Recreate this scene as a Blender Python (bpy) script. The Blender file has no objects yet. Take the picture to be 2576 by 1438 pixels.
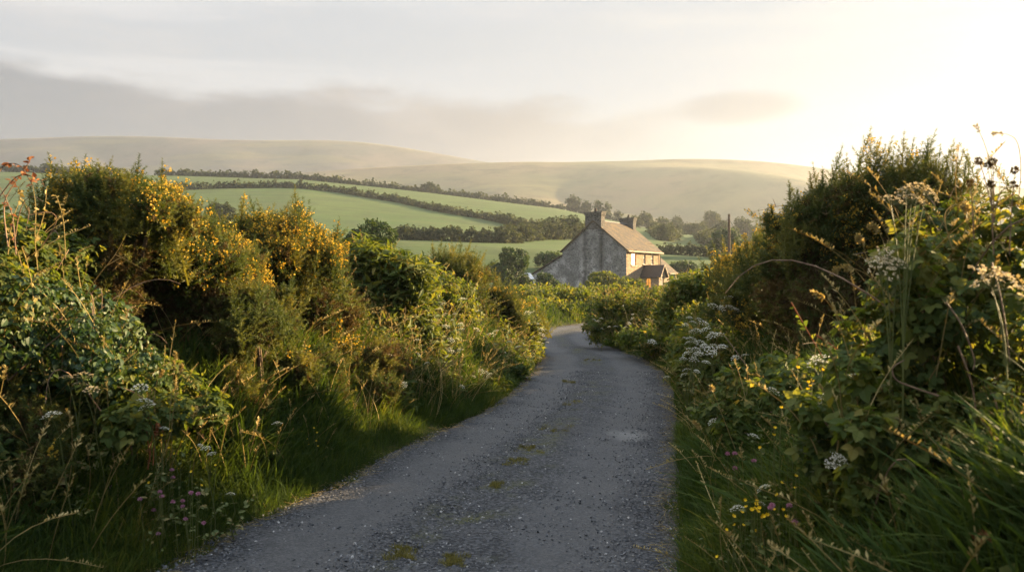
EXPOSURE = 3.1
HAZE = 0.00039; HAZE_G = 0.42; HAZE_TOP = 284
WORLD_STR = 0.05; VS = 0.225; SKY_STR = 1.0
def X10(c): return tuple(VS*10*q for q in c)
VEIL_L, VEIL_R, VEIL_W = (.84,.85,.87), (.26,.38,.55), (.84,.81,.79)
BANK_L, BANK_R = (.24,.29,.36), (.27,.27,.32)
import bpy, math, random
import numpy as np
rng = np.random.default_rng(7)
random.seed(7)
C = bpy.context.scene.collection
scene = bpy.context.scene
R = math.radians
F = 800.0          # focal length in pixels of a 1024 px wide frame
EYE = 1.65         # eye height above the lane, horizon at pixel row 280
SUN_AZ, SUN_EL = R(62), R(14.5)

# ---------------------------------------------------------------- objects
def tag(o, label=None, cat=None, group=None, kind=None):
    if label: o['label'] = label
    if cat: o['category'] = cat
    if group: o['group'] = group
    if kind: o['kind'] = kind
    return o
def thing(name, label, cat, loc=(0, 0, 0), rotz=0.0, group=None):
    o = bpy.data.objects.new(name, None); C.objects.link(o)
    o.location = loc; o.rotation_euler = (0, 0, rotz); o.empty_display_size = .2
    return tag(o, label, cat, group)
def copy_tree(o, parent=None):
    c = o.copy(); C.objects.link(c); c.parent = parent
    for ch in list(o.children): copy_tree(ch, c)
    return c

class Geo:
    """Collects polygons (any mix of tris and quads) for ONE mesh object."""
    def __init__(s):
        s.v = []; s.li = []; s.ls = []; s.t = []; s.mi = []; s.n = 0; s.nl = 0
    def add(s, v, faces, tint=0.5, mi=0):
        v = np.asarray(v, float); s.v.append(v)
        fl = np.fromiter((i for f in faces for i in f), int)
        ln = np.fromiter((len(f) for f in faces), int)
        s.li.append(fl + s.n); st = np.cumsum(ln) - ln
        s.ls.append(st + s.nl); s.n += len(v); s.nl += len(fl)
        s.t.append(np.full(len(faces), tint, float)); s.mi.append(np.full(len(faces), mi, int))
    def inst(s, tpl, M, T, tint=None, mi=0):
        tv, tf = tpl; k = len(T)
        if k == 0: return
        v = np.einsum('kij,nj->kni', M, tv) + T[:, None, :]
        n = len(tv)
        fl = np.fromiter((i for f in tf for i in f), int); ln = np.fromiter((len(f) for f in tf), int)
        off = (np.arange(k) * n)[:, None]
        s.li.append((fl[None] + off).ravel() + s.n)
        st = np.cumsum(ln) - ln
        s.ls.append((st[None] + (np.arange(k) * len(fl))[:, None]).ravel() + s.nl)
        s.v.append(v.reshape(-1, 3)); s.n += k * n; s.nl += k * len(fl)
        if tint is None: tint = rng.random(k)
        s.t.append(np.repeat(tint, len(tf))); s.mi.append(np.full(k * len(tf), mi, int))
    def box(s, x0, x1, y0, y1, z0, z1, tint=.5, mi=0):
        v = [(x0,y0,z0),(x1,y0,z0),(x1,y1,z0),(x0,y1,z0),(x0,y0,z1),(x1,y0,z1),(x1,y1,z1),(x0,y1,z1)]
        s.add(v, [(0,3,2,1),(4,5,6,7),(0,1,5,4),(1,2,6,5),(2,3,7,6),(3,0,4,7)], tint, mi)
    def tube(s, pts, rad, sides=5, tint=.5, mi=0, cap=True):
        v, f = tube(pts, rad, sides, cap); s.add(v, f, tint, mi)
    def build(s, name, mat, parent=None, base=None, smooth=False):
        me = bpy.data.meshes.new(name)
        v = np.concatenate(s.v) if s.v else np.zeros((0, 3))
        if base is not None: v = v - np.asarray(base, float)
        me.vertices.add(len(v)); me.vertices.foreach_set('co', v.astype(np.float32).ravel())
        li = np.concatenate(s.li).astype(np.int32); ls = np.concatenate(s.ls).astype(np.int32)
        me.loops.add(len(li)); me.loops.foreach_set('vertex_index', li)
        me.polygons.add(len(ls)); me.polygons.foreach_set('loop_start', ls)
        me.polygons.foreach_set('material_index', np.concatenate(s.mi).astype(np.int32))
        me.polygons.foreach_set('use_smooth', np.full(len(ls), smooth))
        me.update(calc_edges=True)
        a = me.attributes.new('tint', 'FLOAT', 'FACE'); a.data.foreach_set('value', np.concatenate(s.t).astype(np.float32))
        for m in (mat if isinstance(mat, (list, tuple)) else [mat]): me.materials.append(m)
        o = bpy.data.objects.new(name, me); C.objects.link(o)
        if parent is not None: o.parent = parent
        return o

def tube(pts, rad, sides=5, cap=True):
    pts = np.asarray(pts, float); n = len(pts)
    rad = np.broadcast_to(np.asarray(rad, float), (n,))
    tg = np.gradient(pts, axis=0); tg /= np.linalg.norm(tg, axis=1)[:, None] + 1e-9
    ref = np.array([0, 0, 1.0]) if abs(tg[0][2]) < .9 else np.array([1.0, 0, 0])
    a = np.cross(tg, ref); a /= np.linalg.norm(a, axis=1)[:, None] + 1e-9
    b = np.cross(tg, a)
    an = np.arange(sides) * 2 * math.pi / sides
    v = pts[:, None] + rad[:, None, None] * (np.cos(an)[None, :, None] * a[:, None] + np.sin(an)[None, :, None] * b[:, None])
    f = []
    for i in range(n - 1):
        for j in range(sides):
            k = (j + 1) % sides
            f.append((i*sides+j, i*sides+k, (i+1)*sides+k, (i+1)*sides+j))
    if cap:
        f.append(tuple(range(sides))[::-1]); f.append(tuple((n-1)*sides + j for j in range(sides)))
    return v.reshape(-1, 3), f

def unit(v): return v / (np.linalg.norm(v, axis=-1, keepdims=True) + 1e-9)
def frames(z, s, roll=None):
    """k matrices whose local z is direction z, random roll, scaled by s (k,) or (k,3)."""
    z = unit(z); k = len(z)
    ref = unit(rng.normal(size=(k, 3)))
    x = unit(np.cross(ref, z)); y = np.cross(z, x)
    s = np.asarray(s, float)
    if s.ndim == 1: s = np.repeat(s[:, None], 3, 1)
    return np.stack([x * s[:, :1], y * s[:, 1:2], z * s[:, 2:3]], axis=2)
def frames2(nrm, along, s):
    """local z = nrm, local y as near ALONG as can be."""
    nrm = unit(nrm); x = unit(np.cross(along, nrm)); y = np.cross(nrm, x)
    s = np.asarray(s, float)
    if s.ndim == 1: s = np.repeat(s[:, None], 3, 1)
    return np.stack([x * s[:, :1], y * s[:, 1:2], nrm * s[:, 2:3]], axis=2)
def bez(p0, p1, p2, n=8):
    t = np.linspace(0, 1, n)[:, None]; p0, p1, p2 = map(lambda p: np.asarray(p, float), (p0, p1, p2))
    return (1-t)**2*p0 + 2*t*(1-t)*p1 + t*t*p2
def P(px, py, d): return np.array([(px-512)*d/F, d, EYE - (py-280)*d/F])
def Q(u, v, d): return P(u*.39752, v*.39707, d)      # u, v measured on the 2576 px wide view of the photo
def smooth(a, b, x):
    t = np.clip((x-a)/(b-a), 0, 1); return t*t*(3-2*t)

# ---------------------------------------------------------------- materials
class NT:
    def __init__(s, nt): s.nt = nt
    def n(s, typ, **kw):
        nd = s.nt.nodes.new(typ)
        for k, v in kw.items():
            if k.startswith('i_'):
                key = k[2:]; key = int(key) if key.isdigit() else key
                s.put(nd.inputs[key], v)
            else: setattr(nd, k, v)
        return nd
    def put(s, sock, v):
        if isinstance(v, bpy.types.NodeSocket): s.nt.links.new(v, sock)
        elif isinstance(v, bpy.types.Node): s.nt.links.new(v.outputs[0], sock)
        else:
            if sock.type == 'RGBA' and not isinstance(v, (int, float)) and len(v) == 3: v = (*v, 1)
            sock.default_value = v
    def math(s, op, a, b=0.0, c=0.0, clamp=False):
        nd = s.nt.nodes.new('ShaderNodeMath'); nd.operation = op; nd.use_clamp = clamp
        s.put(nd.inputs[0], a); s.put(nd.inputs[1], b); s.put(nd.inputs[2], c); return nd.outputs[0]
    def mix(s, f, a, b, mode='MIX'):
        nd = s.nt.nodes.new('ShaderNodeMix'); nd.data_type = 'RGBA'; nd.blend_type = mode
        s.put(nd.inputs['Factor'], f); s.put(nd.inputs[6], a); s.put(nd.inputs[7], b); return nd.outputs[2]
    def rng(s, x, a, b, lo=0.0, hi=1.0, sm=True):
        nd = s.nt.nodes.new('ShaderNodeMapRange'); nd.interpolation_type = 'SMOOTHSTEP' if sm else 'LINEAR'
        for i, v in enumerate((x, a, b, lo, hi)): s.put(nd.inputs[i], v)
        return nd.outputs[0]
    def noise(s, vec=None, scale=1.0, detail=4, rough=.55, dist=0.0):
        nd = s.nt.nodes.new('ShaderNodeTexNoise')
        if vec is not None: s.put(nd.inputs['Vector'], vec)
        s.put(nd.inputs['Scale'], scale); s.put(nd.inputs['Detail'], detail); s.put(nd.inputs['Roughness'], rough); s.put(nd.inputs['Distortion'], dist)
        return nd.outputs[0]
    def ramp(s, f, stops):
        nd = s.nt.nodes.new('ShaderNodeValToRGB'); e = nd.color_ramp.elements
        while len(e) < len(stops): e.new(.5)
        for el, (p, c) in zip(e, stops): el.position = p; el.color = (*c, 1)
        s.put(nd.inputs[0], f); return nd.outputs[0]
def mat(name):
    m = bpy.data.materials.new(name); m.use_nodes = True; m.node_tree.nodes.clear()
    g = NT(m.node_tree); out = g.n('ShaderNodeOutputMaterial'); return m, g, out
def pos(g): return g.n('ShaderNodeNewGeometry').outputs['Position']
def principled(g, col, rough=.6, spec=.3, bump=None, bstr=.5, bdist=.02, metal=0.0):
    p = g.n('ShaderNodeBsdfPrincipled'); g.put(p.inputs['Base Color'], col); g.put(p.inputs['Roughness'], rough)
    g.put(p.inputs['Specular IOR Level'], spec); g.put(p.inputs['Metallic'], metal)
    if bump is not None:
        b = g.n('ShaderNodeBump'); g.put(b.inputs['Height'], bump); b.inputs['Strength'].default_value = bstr; b.inputs['Distance'].default_value = bdist
        g.put(p.inputs['Normal'], b.outputs[0])
    return p
def leaf_mat(name, stops, trans=.35, rough=.55, spec=.25, warm=(1.5, 1.35, .55), scale=3.0):
    """leaf colour from each leaf's own tint; part of the light passes through"""
    m, g, out = mat(name)
    t = g.n('ShaderNodeAttribute', attribute_name='tint').outputs['Fac']
    nz = g.noise(pos(g), scale, 2)
    t2 = g.math('ADD', g.math('MULTIPLY', t, .7), g.math('MULTIPLY', g.math('SUBTRACT', nz, .35), .9), clamp=True)
    col = g.ramp(t2, stops)
    p = principled(g, col, rough, spec)
    tr = g.n('ShaderNodeBsdfTranslucent'); g.put(tr.inputs[0], g.mix(1.0, col, warm, 'MULTIPLY'))
    mx = g.n('ShaderNodeMixShader'); mx.inputs[0].default_value = trans
    g.put(mx.inputs[1], p.outputs[0]); g.put(mx.inputs[2], tr.outputs[0]); g.put(out.inputs[0], mx.outputs[0])
    return m
def plain_mat(name, c1, c2, scale=8.0, rough=.7, spec=.2, bstr=.3, bdist=.01):
    m, g, out = mat(name)
    tc = g.n('ShaderNodeTexCoord').outputs['Object']
    nz = g.noise(tc, scale, 6, .6)
    g.put(out.inputs[0], principled(g, g.mix(g.rng(nz, .3, .7), c1, c2), rough, spec, nz, bstr, bdist).outputs[0]); return m

MAT = {}
MAT['gorse'] = leaf_mat('gorse_green', [(0, (.020,.040,.012)), (.45, (.062,.082,.022)), (.8, (.135,.130,.030)), (1, (.20,.165,.04))], .35, .6, .15)
MAT['gorse_dry'] = leaf_mat('gorse_dry', [(0, (.030,.020,.010)), (.5, (.080,.056,.022)), (1, (.17,.12,.04))], .25, .8, .1, (1.3,1.1,.7))
MAT['gorse_bloom'] = leaf_mat('gorse_bloom', [(0, (.34,.20,.02)), (.5, (.52,.36,.04)), (1, (.68,.52,.09))], .35, .6, .2, (1.1,1.0,.8))
MAT['bramble'] = leaf_mat('bramble_leaf', [(0, (.030,.052,.016)), (.5, (.072,.105,.026)), (.85, (.14,.15,.038)), (1, (.24,.19,.06))], .52, .6, .12, (1.7,1.45,.5))
MAT['ivy'] = leaf_mat('ivy_leaf', [(0, (.012,.034,.012)), (.6, (.038,.070,.020)), (.9, (.09,.11,.03)), (1, (.30,.25,.10))], .3, .5, .25)
MAT['hedge'] = leaf_mat('hedge_leaf', [(0, (.028,.050,.012)), (.5, (.080,.110,.022)), (.85, (.15,.155,.035)), (1, (.26,.19,.06))], .45, .6, .15, (1.7,1.45,.5))
MAT['tree'] = leaf_mat('tree_leaf', [(0, (.014,.032,.012)), (.5, (.030,.060,.016)), (1, (.075,.11,.025))], .3, .6, .2, scale=.8)
MAT['far_tree'] = leaf_mat('far_tree_leaf', [(0, (.020,.032,.014)), (.5, (.042,.056,.022)), (1, (.080,.088,.032))], .25, .7, .1, scale=.2)
MAT['grass'] = leaf_mat('grass_blade', [(0, (.024,.046,.012)), (.5, (.048,.078,.016)), (.85, (.100,.118,.022)), (1, (.27,.21,.07))], .45, .65, .08)
MAT['dry'] = leaf_mat('dry_grass', [(0, (.13,.10,.03)), (.5, (.29,.225,.08)), (1, (.48,.39,.18))], .4, .7, .15, (1.2,1.05,.75))
MAT['stem'] = leaf_mat('plant_stem', [(0, (.05,.075,.02)), (.6, (.11,.12,.035)), (1, (.22,.15,.06))], .15, .6, .2)
MAT['twig'] = plain_mat('bramble_cane', (.09,.05,.03), (.23,.15,.09), 30)
MAT['bark'] = plain_mat('bark', (.05,.035,.024), (.14,.10,.07), 12, .9, .1, .6)
MAT['white'] = leaf_mat('umbel_floret', [(0, (.52,.50,.38)), (.4, (.72,.71,.60)), (1, (.86,.85,.77))], .35, .7, .1, (1.0,.98,.9))
MAT['cream'] = leaf_mat('faded_umbel', [(0, (.38,.30,.18)), (.5, (.58,.48,.30)), (1, (.74,.66,.48))], .35, .7, .1, (1.0,.95,.8))
MAT['pink'] = leaf_mat('clover_bloom', [(0, (.28,.10,.16)), (.5, (.45,.20,.28)), (1, (.62,.38,.45))], .3, .7, .1, (1.0,.9,.9))
MAT['yellow'] = leaf_mat('buttercup_petal', [(0, (.70,.45,.01)), (1, (.88,.66,.03))], .3, .4, .3, (1.0,1.0,.6))
MAT['rust'] = leaf_mat('rusty_dock', [(0, (.14,.05,.02)), (.5, (.28,.11,.045)), (1, (.40,.20,.09))], .3, .8, .1, (1.2,1.0,.8))

# ---------------------------------------------------------------- templates
def leaf_tpl(w=.34, fold=.10, droop=-.12, n=2):
    ys = np.linspace(0, 1, n+2); v = [(0,0,0)]; f = []
    prof = lambda y: w*math.sin(math.pi*min(1, y**.75))**.8 if 0 < y < 1 else 0
    for y in ys[1:-1]:
        p = prof(y); z = droop*y*y
        v += [(-p, y, z+fold*p*2), (0, y, z), (p, y, z+fold*p*2)]
    v.append((0, 1, droop)); e = len(v)-1
    f += [(0,2,1),(0,3,2)]
    for i in range(n-1):
        a = 1+3*i; b = a+3
        f += [(a,a+1,b+1,b),(a+1,a+2,b+2,b+1)]
    a = 1+3*(n-1); f += [(a,a+1,e),(a+1,a+2,e)]
    return np.array(v, float), f
LEAF_FINE = leaf_tpl(.36, .12, -.16, 3)
LEAF = leaf_tpl(.36, .15, -.12, 1)
LEAF_LONG = leaf_tpl(.15, .2, -.35, 3)
def join(tpls):
    vs, fs, n = [], [], 0
    for v, f in tpls:
        vs.append(v); fs += [tuple(i+n for i in q) for q in f]; n += len(v)
    return np.concatenate(vs), fs
def xform(tpl, rz=0, rx=0, s=1, t=(0,0,0)):
    v, f = tpl; v = v*s; c, q = math.cos(rx), math.sin(rx)
    v = v @ np.array([[1,0,0],[0,c,-q],[0,q,c]]).T
    c, q = math.cos(rz), math.sin(rz); v = v @ np.array([[c,-q,0],[q,c,0],[0,0,1]]).T
    return v + np.array(t), f
TRIFOIL = join([xform(LEAF_FINE, 0, .05, .6, (0,.38,0)), xform(LEAF_FINE, 1.25, -.1, .5, (-.02,.34,0)), xform(LEAF_FINE, -1.25, -.1, .5, (.02,.34,0)),
                (np.array([(-.012,0,0),(.012,0,0),(0,.4,.01)]), [(0,1,2)])])
def sprig_tpl(nl=7, tpl=LEAF, s=.36):
    """a twig along +z with alternate leaves"""
    r = random.Random(3); parts = [(np.array([(-.015,0,0),(.015,0,0),(0,0,1.0)]), [(0,1,2)])]
    for i in range(nl):
        z = .15+.85*i/(nl-1)
        v, f = xform(tpl, 0, R(r.uniform(20, 65)), s*r.uniform(.75, 1.15)); v, f = xform((v, f), i*2.4+r.uniform(-.4,.4)); parts.append((v+np.array([0,0,z]), f))
    return join(parts)
SPRIG = sprig_tpl()
SPRIG_LONG = sprig_tpl(8, LEAF_LONG, .5)
def gorse_tpl(ns=44, seed=1):
    """one bristling gorse shoot of length 1 along +z"""
    r = random.Random(seed); v = []; f = []
    v += [(-.02,0,0),(.02,0,0),(0,0,1)]; f.append((0,1,2))
    for i in range(ns):
        t = (i+.5)/ns; a = i*2.399+r.uniform(-.3,.3); L = (.26-.15*t)*r.uniform(.7,1.25); up = r.uniform(.35,1.0)
        d = np.array([math.cos(a), math.sin(a), up]); d /= np.linalg.norm(d); w = np.array([-math.sin(a), math.cos(a), 0])*(.026-.008*t)
        w = w*math.cos(1.0*i)+np.cross(d, w)*math.sin(1.0*i)
        b = np.array([0,0,.03+.93*t]); n = len(v)
        v += [b-w, b+w, b+d*L]; f.append((n,n+1,n+2))
    return np.array(v, float), f
GORSE = [gorse_tpl(44, 1), gorse_tpl(38, 2), gorse_tpl(50, 3)]
GORSE_THIN = gorse_tpl(22, 4)
def spire_tpl(seed, n=17):
    """a leader clothed in short bristling side shoots, length 1 along +z"""
    r = random.Random(seed); parts = [(np.array([(-.012,0,0),(.012,0,0),(0,0,1.0)]), [(0,1,2)])]
    base = gorse_tpl(30, seed+10)
    for i in range(n):
        t = .05+.88*i/(n-1); L = (.30-.16*t)*r.uniform(.75, 1.25); tilt = R(62-45*t+r.uniform(-12, 12)); v, f = base
        v, f = xform((v*np.array([1.15,1.15,1.0]), f), 0, -tilt, L); v, f = xform((v, f), i*2.399+r.uniform(-.4,.4)); parts.append((v+np.array([0,0,t*.8]), f))
    v, f = base; parts.append((v*.3+np.array([0,0,.75]), f)); return join(parts)
SPIRES = [spire_tpl(1, 22), spire_tpl(2, 18), spire_tpl(3, 26)]
def clump_tpl(n=9, seed=5):
    """a spray of broad leaves for crowns seen from far off"""
    r = random.Random(seed); parts = []
    for i in range(n):
        v, f = xform(leaf_tpl(.42,.12,-.1,1), 0, R(r.uniform(-70, 70)), r.uniform(.6, 1)); v, f = xform((v, f), r.uniform(0, 6.28)); parts.append((v+np.array([r.gauss(0,.45), r.gauss(0,.45), r.gauss(0,.4)]), f))
    return join(parts)
CLUMP = clump_tpl()
def bloom_tpl():
    """pea flower: standard, wings and keel"""
    v = [(0,0,0),(-.45,.1,.55),(0,-.12,1.0),(.45,.1,.55), (0,.35,.5),(-.25,.5,.75),(.25,.5,.75)]
    return np.array(v, float), [(0,3,2,1),(0,1,5,4),(0,4,6,3),(4,5,6)]
BLOOM = bloom_tpl()
def blade_tpl(n=4, w=.022, bend=.45):
    v = []; f = []
    for i in range(n):
        t = i/n; ww = w*(1-t**1.6*.8); v += [(-ww, bend*t*t, t*(1-.25*bend*t)), (ww, bend*t*t, t*(1-.25*bend*t))]
    v.append((0, bend, 1-.25*bend))
    for i in range(n-1): f.append((2*i,2*i+1,2*i+3,2*i+2))
    f.append((2*n-2,2*n-1,2*n)); return np.array(v, float), f
BLADES = [blade_tpl(4,.022,.25), blade_tpl(4,.018,.55), blade_tpl(5,.016,.9)]
BLADE_FINE = blade_tpl(3,.012,.5)
FLORET = (np.array([(math.cos(a)*.5, math.sin(a)*.5, .1*((i%2)*2-1)) for i, a in enumerate(np.arange(5)*2*math.pi/5)] + [(0,0,-.15)], float),
          [(0,1,5),(1,2,5),(2,3,5),(3,4,5),(4,0,5)])
STONE_V = np.array([(0,0,.62),(0,0,-.62),(1,0,0),(-.9,.2,0),(.1,.85,.05),(-.1,-.8,.0)], float)
STONE = (STONE_V, [(0,2,4),(0,4,3),(0,3,5),(0,5,2),(1,4,2),(1,3,4),(1,5,3),(1,2,5)])

# ---------------------------------------------------------------- foliage volumes
def shell(lobes, dens, inner=.72, cull=.82, zmin=None):
    """points and outward directions through the outer shell of a union of ellipsoid lobes [(centre, radius or (rx,ry,rz))]"""
    ps, ns = [], []
    cs = np.array([l[0] for l in lobes], float); rs = np.array([np.broadcast_to(l[1], 3) for l in lobes], float)
    for i in range(len(cs)):
        rm = rs[i].mean(); n = int(4*math.pi*rm*rm*dens)+1
        d = unit(rng.normal(size=(n, 3))); q = inner+(1-inner)*rng.random(n)**.6
        lump = 1+.13*np.sin(d[:,0]*5+i)*np.sin(d[:,1]*6+2*i)+.1*np.sin(d[:,2]*7+d[:,0]*4+i)
        p = cs[i]+d*rs[i]*(q*lump)[:, None]; keep = np.ones(n, bool)
        for j in range(len(cs)):
            if j != i: keep &= (((p-cs[j])/rs[j])**2).sum(1) > cull*cull
        if zmin is not None: keep &= p[:, 2] > zmin
        ps.append(p[keep]); ns.append(d[keep])
    return np.concatenate(ps), np.concatenate(ns)
def leaves(geo, lobes, dens, size, tpl=LEAF, inner=.7, up=.5, jit=.7, droop=.5, zmin=None, mi=0):
    p, n = shell(lobes, dens, inner, zmin=zmin); k = len(p)
    nrm = n*.7+np.array([0,0,up])+rng.normal(size=(k,3))*jit*.6
    al = rng.normal(size=(k,3))+n*.6-np.array([0,0,droop])
    geo.inst(tpl, frames2(nrm, al, size*(.65+.7*rng.random(k))), p, mi=mi)
    return p, n
def sprigs(geo, lobes, dens, size, tpl=SPRIG, inner=.6, up=.6, jit=.5, zmin=None, mi=0):
    p, n = shell(lobes, dens, inner, zmin=zmin); k = len(p)
    d = unit(n*.8+np.array([0,0,up])+rng.normal(size=(k,3))*jit)
    L = size*(.6+.8*rng.random(k)); geo.inst(tpl, frames(d, L), p-d*L[:,None]*.4, mi=mi)
    return p, n
def limbs(geo, base, lobes, r0, n=6, sides=5):
    """stems from the base up into the lobes"""
    idx = rng.permutation(len(lobes))[:n]
    for i in idx:
        c = np.asarray(lobes[i][0], float); b = np.asarray(base, float)+np.array([*rng.normal(size=2)*r0*1.2, -.1])
        mid = (b+c)/2; mid[:2] = b[:2]+(c[:2]-b[:2])*.3
        geo.tube(bez(b, mid, c, 7), np.linspace(r0*.6, r0*.18, 7), sides)
# ---------------------------------------------------------------- camera, world, sun
cam = bpy.data.cameras.new('camera'); camo = bpy.data.objects.new('camera', cam); C.objects.link(camo)
cam.sensor_width = 36; cam.lens = 36*F/1024; cam.shift_y = -5.5/1024; cam.clip_end = 30000; cam.clip_start = .05
camo.location = (0, 0, EYE); camo.rotation_euler = (R(90), 0, 0); scene.camera = camo
cam.dof.use_dof = True; cam.dof.focus_distance = 14; cam.dof.aperture_fstop = 4.0
vs = scene.view_settings; vs.view_transform = 'Standard'; vs.look = 'None'; vs.gamma = 1; vs.exposure = EXPOSURE
scene.cycles.use_denoising = True; scene.cycles.max_bounces = 7; scene.cycles.diffuse_bounces = 3; scene.cycles.transmission_bounces = 5
scene.cycles.volume_bounces = 0; scene.cycles.sample_clamp_indirect = 6; scene.cycles.caustics_reflective = False; scene.cycles.caustics_refractive = False

w = bpy.data.worlds.new('World'); scene.world = w; w.use_nodes = True; w.node_tree.nodes.clear(); g = NT(w.node_tree)
sky = g.n('ShaderNodeTexSky', sky_type='NISHITA', sun_disc=False, sun_elevation=SUN_EL, sun_rotation=SUN_AZ, air_density=1.0, dust_density=1.6, ozone_density=1.0)
D = g.n('ShaderNodeTexCoord').outputs['Generated']
sep = g.n('ShaderNodeSeparateXYZ', i_0=D)
az = g.math('ARCTAN2', sep.outputs[0], sep.outputs[1]); el = g.math('ARCSINE', sep.outputs[2])
def skyvec(sa, se, oz=0.0):
    cb = g.n('ShaderNodeCombineXYZ'); g.put(cb.inputs[0], g.math('MULTIPLY', az, sa)); g.put(cb.inputs[1], g.math('MULTIPLY', el, se)); cb.inputs[2].default_value = oz; return cb.outputs[0]
n1 = g.noise(skyvec(2.2, 9), 1.0, 7, .58, .3); n2 = g.noise(skyvec(1.3, 16, 4.0), 1.0, 6, .55, .4); n3 = g.noise(skyvec(5, 16, 9.0), 1.0, 6, .6)
sk = g.mix(1.0, sky.outputs[0], (SKY_STR,)*3, 'MULTIPLY')
# thin bright overcast veil: brighter towards the sun (azimuth), streaked
toward = g.rng(az, -.75, .75)
veil = g.mix(toward, X10(VEIL_L), X10(VEIL_R))
veil = g.mix(g.math('MULTIPLY', g.rng(n2, .46, .6), .6), veil, X10((.50,.57,.66)))
veil = g.mix(g.math('MULTIPLY', g.rng(n1, .5, .7), .45), veil, X10(VEIL_W))
c1 = g.mix(.975, sk, veil)
# long grey cloud bank lying over the hills on the side away from the sun
top = g.math('ADD', .226, g.math('MULTIPLY', az, -.02))
m1 = g.math('MULTIPLY', g.rng(g.math('SUBTRACT', top, g.math('ADD', el, g.math('MULTIPLY', g.math('SUBTRACT', n3, .5), .13))), -.008, .03), g.rng(g.math('ADD', az, g.math('MULTIPLY', g.math('SUBTRACT', n1, .5), .35)), .32, -.02))
bank = g.mix(g.rng(az, -.65, .15), X10(BANK_L), X10(BANK_R))
bank = g.mix(g.math('MULTIPLY', g.rng(n1, .42, .6), .6), bank, X10((.50,.46,.46)))
c2 = g.mix(g.math('MULTIPLY', m1, .88), c1, bank)
# a small separate cloud
da = g.math('DIVIDE', g.math('SUBTRACT', az, .27), .075); de = g.math('DIVIDE', g.math('SUBTRACT', el, .205), .018)
rr = g.math('ADD', g.math('ADD', g.math('MULTIPLY', da, da), g.math('MULTIPLY', de, de)), g.math('MULTIPLY', g.math('SUBTRACT', n3, .5), 2.6))
c3 = g.mix(g.math('MULTIPLY', g.rng(rr, 1.6, .0), .85), c2, X10((.20,.25,.36)))
# sky overhead, out of view, brightened as added fill for the shaded banks
cs = g.math('MULTIPLY', g.math('COSINE', g.math('SUBTRACT', az, SUN_AZ)), g.math('COSINE', el))
dim = g.math('MULTIPLY', g.rng(cs, -.95, -.2, 1.0, 1.0), g.rng(el, .36, 1.0, 1.0, 3.3))
vm_ = g.n('ShaderNodeVectorMath', operation='SCALE'); g.put(vm_.inputs[0], c3); g.put(vm_.inputs['Scale'], dim); c3 = vm_.outputs[0]
bg = g.n('ShaderNodeBackground'); g.put(bg.inputs[0], c3); bg.inputs[1].default_value = WORLD_STR
g.put(g.n('ShaderNodeOutputWorld').inputs[0], bg.outputs[0])

sl = bpy.data.lights.new('sun', 'SUN'); sl.energy = 5.0; sl.angle = R(.55); sl.color = (1.0, .72, .385)
so = bpy.data.objects.new('sun', sl); C.objects.link(so)
so.rotation_euler = (R(90)-SUN_EL, 0, math.pi-SUN_AZ)      # shines from azimuth SUN_AZ (clockwise from +y)
# ---------------------------------------------------------------- lane edges and ground height
LE = np.array([(-12,-6.2),(-5,-4.35),(0,-3.12),(4.58,-2.02),(5.27,-1.85),(5.87,-1.66),(6.38,-1.45),(7.45,-1.21),(8.74,-.82),(9.75,-.43),(11.6,-.04),(14.4,.37),(16.9,.58),(19,.52),(21,.38),(23,.38),(25,.62),(27.3,1.1),(29,1.75),(30.8,2.65),(34,5),(38,9),(45,13.5),(60,18.5),(80,23),(110,31),(140,41)])
RE = np.array([(-12,-2.6),(-5,-1.05),(0,.02),(4.54,.95),(5.14,1.08),(6.08,1.27),(7.45,1.54),(9.6,1.98),(11.8,2.39),(14.4,2.73),(16.6,2.78),(18.9,2.55),(21.1,2.3),(23,2.3),(24.6,2.6),(26.5,3.4),(29,5.2),(32,8.2),(36,11.6),(43,15.4),(60,21.6),(80,26.2),(110,34.4),(140,44.5)])
def xL(y): return np.interp(y, LE[:,0], LE[:,1])
def xR(y): return np.interp(y, RE[:,0], RE[:,1])
COLS = np.array([-700, 0, 160, 300, 430, 556, 640, 720, 800, 1024, 1900.])
CRY = np.array([190, 171, 175.5, 178.5, 193, 207.5, 226, 238, 250, 258, 268.])
CRD = np.array([420, 420, 420, 420, 420, 420, 340, 310, 290, 280, 280.])
FZ = np.array([9, 9, 9, 9, 8.2, 7.2, 6.4, 5.5, 4.5, 4, 3.])
def far_z(x, y):
    px = np.clip(512+F*x/np.maximum(y, 20), -700, 1900)
    cd = np.interp(px, COLS, CRD); cz = EYE+(280-np.interp(px, COLS, CRY))*cd/F; fz = np.interp(px, COLS, FZ)
    d = y
    z = np.interp(d, [0, 60, 100], [.35, .35, .2]); z = z+(fz-.2)*smooth(96, 142, d)
    t = np.clip((d-140)/(cd-140), 0, 1); yf = 280-(fz-EYE)*F/140; yc = 280-(cz-EYE)*F/cd      # the slope keeps rising to the eye up to its crest
    z = np.where(d > 140, EYE+(280-(yf+(yc-yf)*np.sin(t*math.pi/2)**1.05))*np.minimum(d, cd)/F, z)
    u = smooth(0, 220, d-cd); z = np.where(d > cd, cz*(1-u)+np.minimum(cz, 14)*u, z)
    return z
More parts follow.
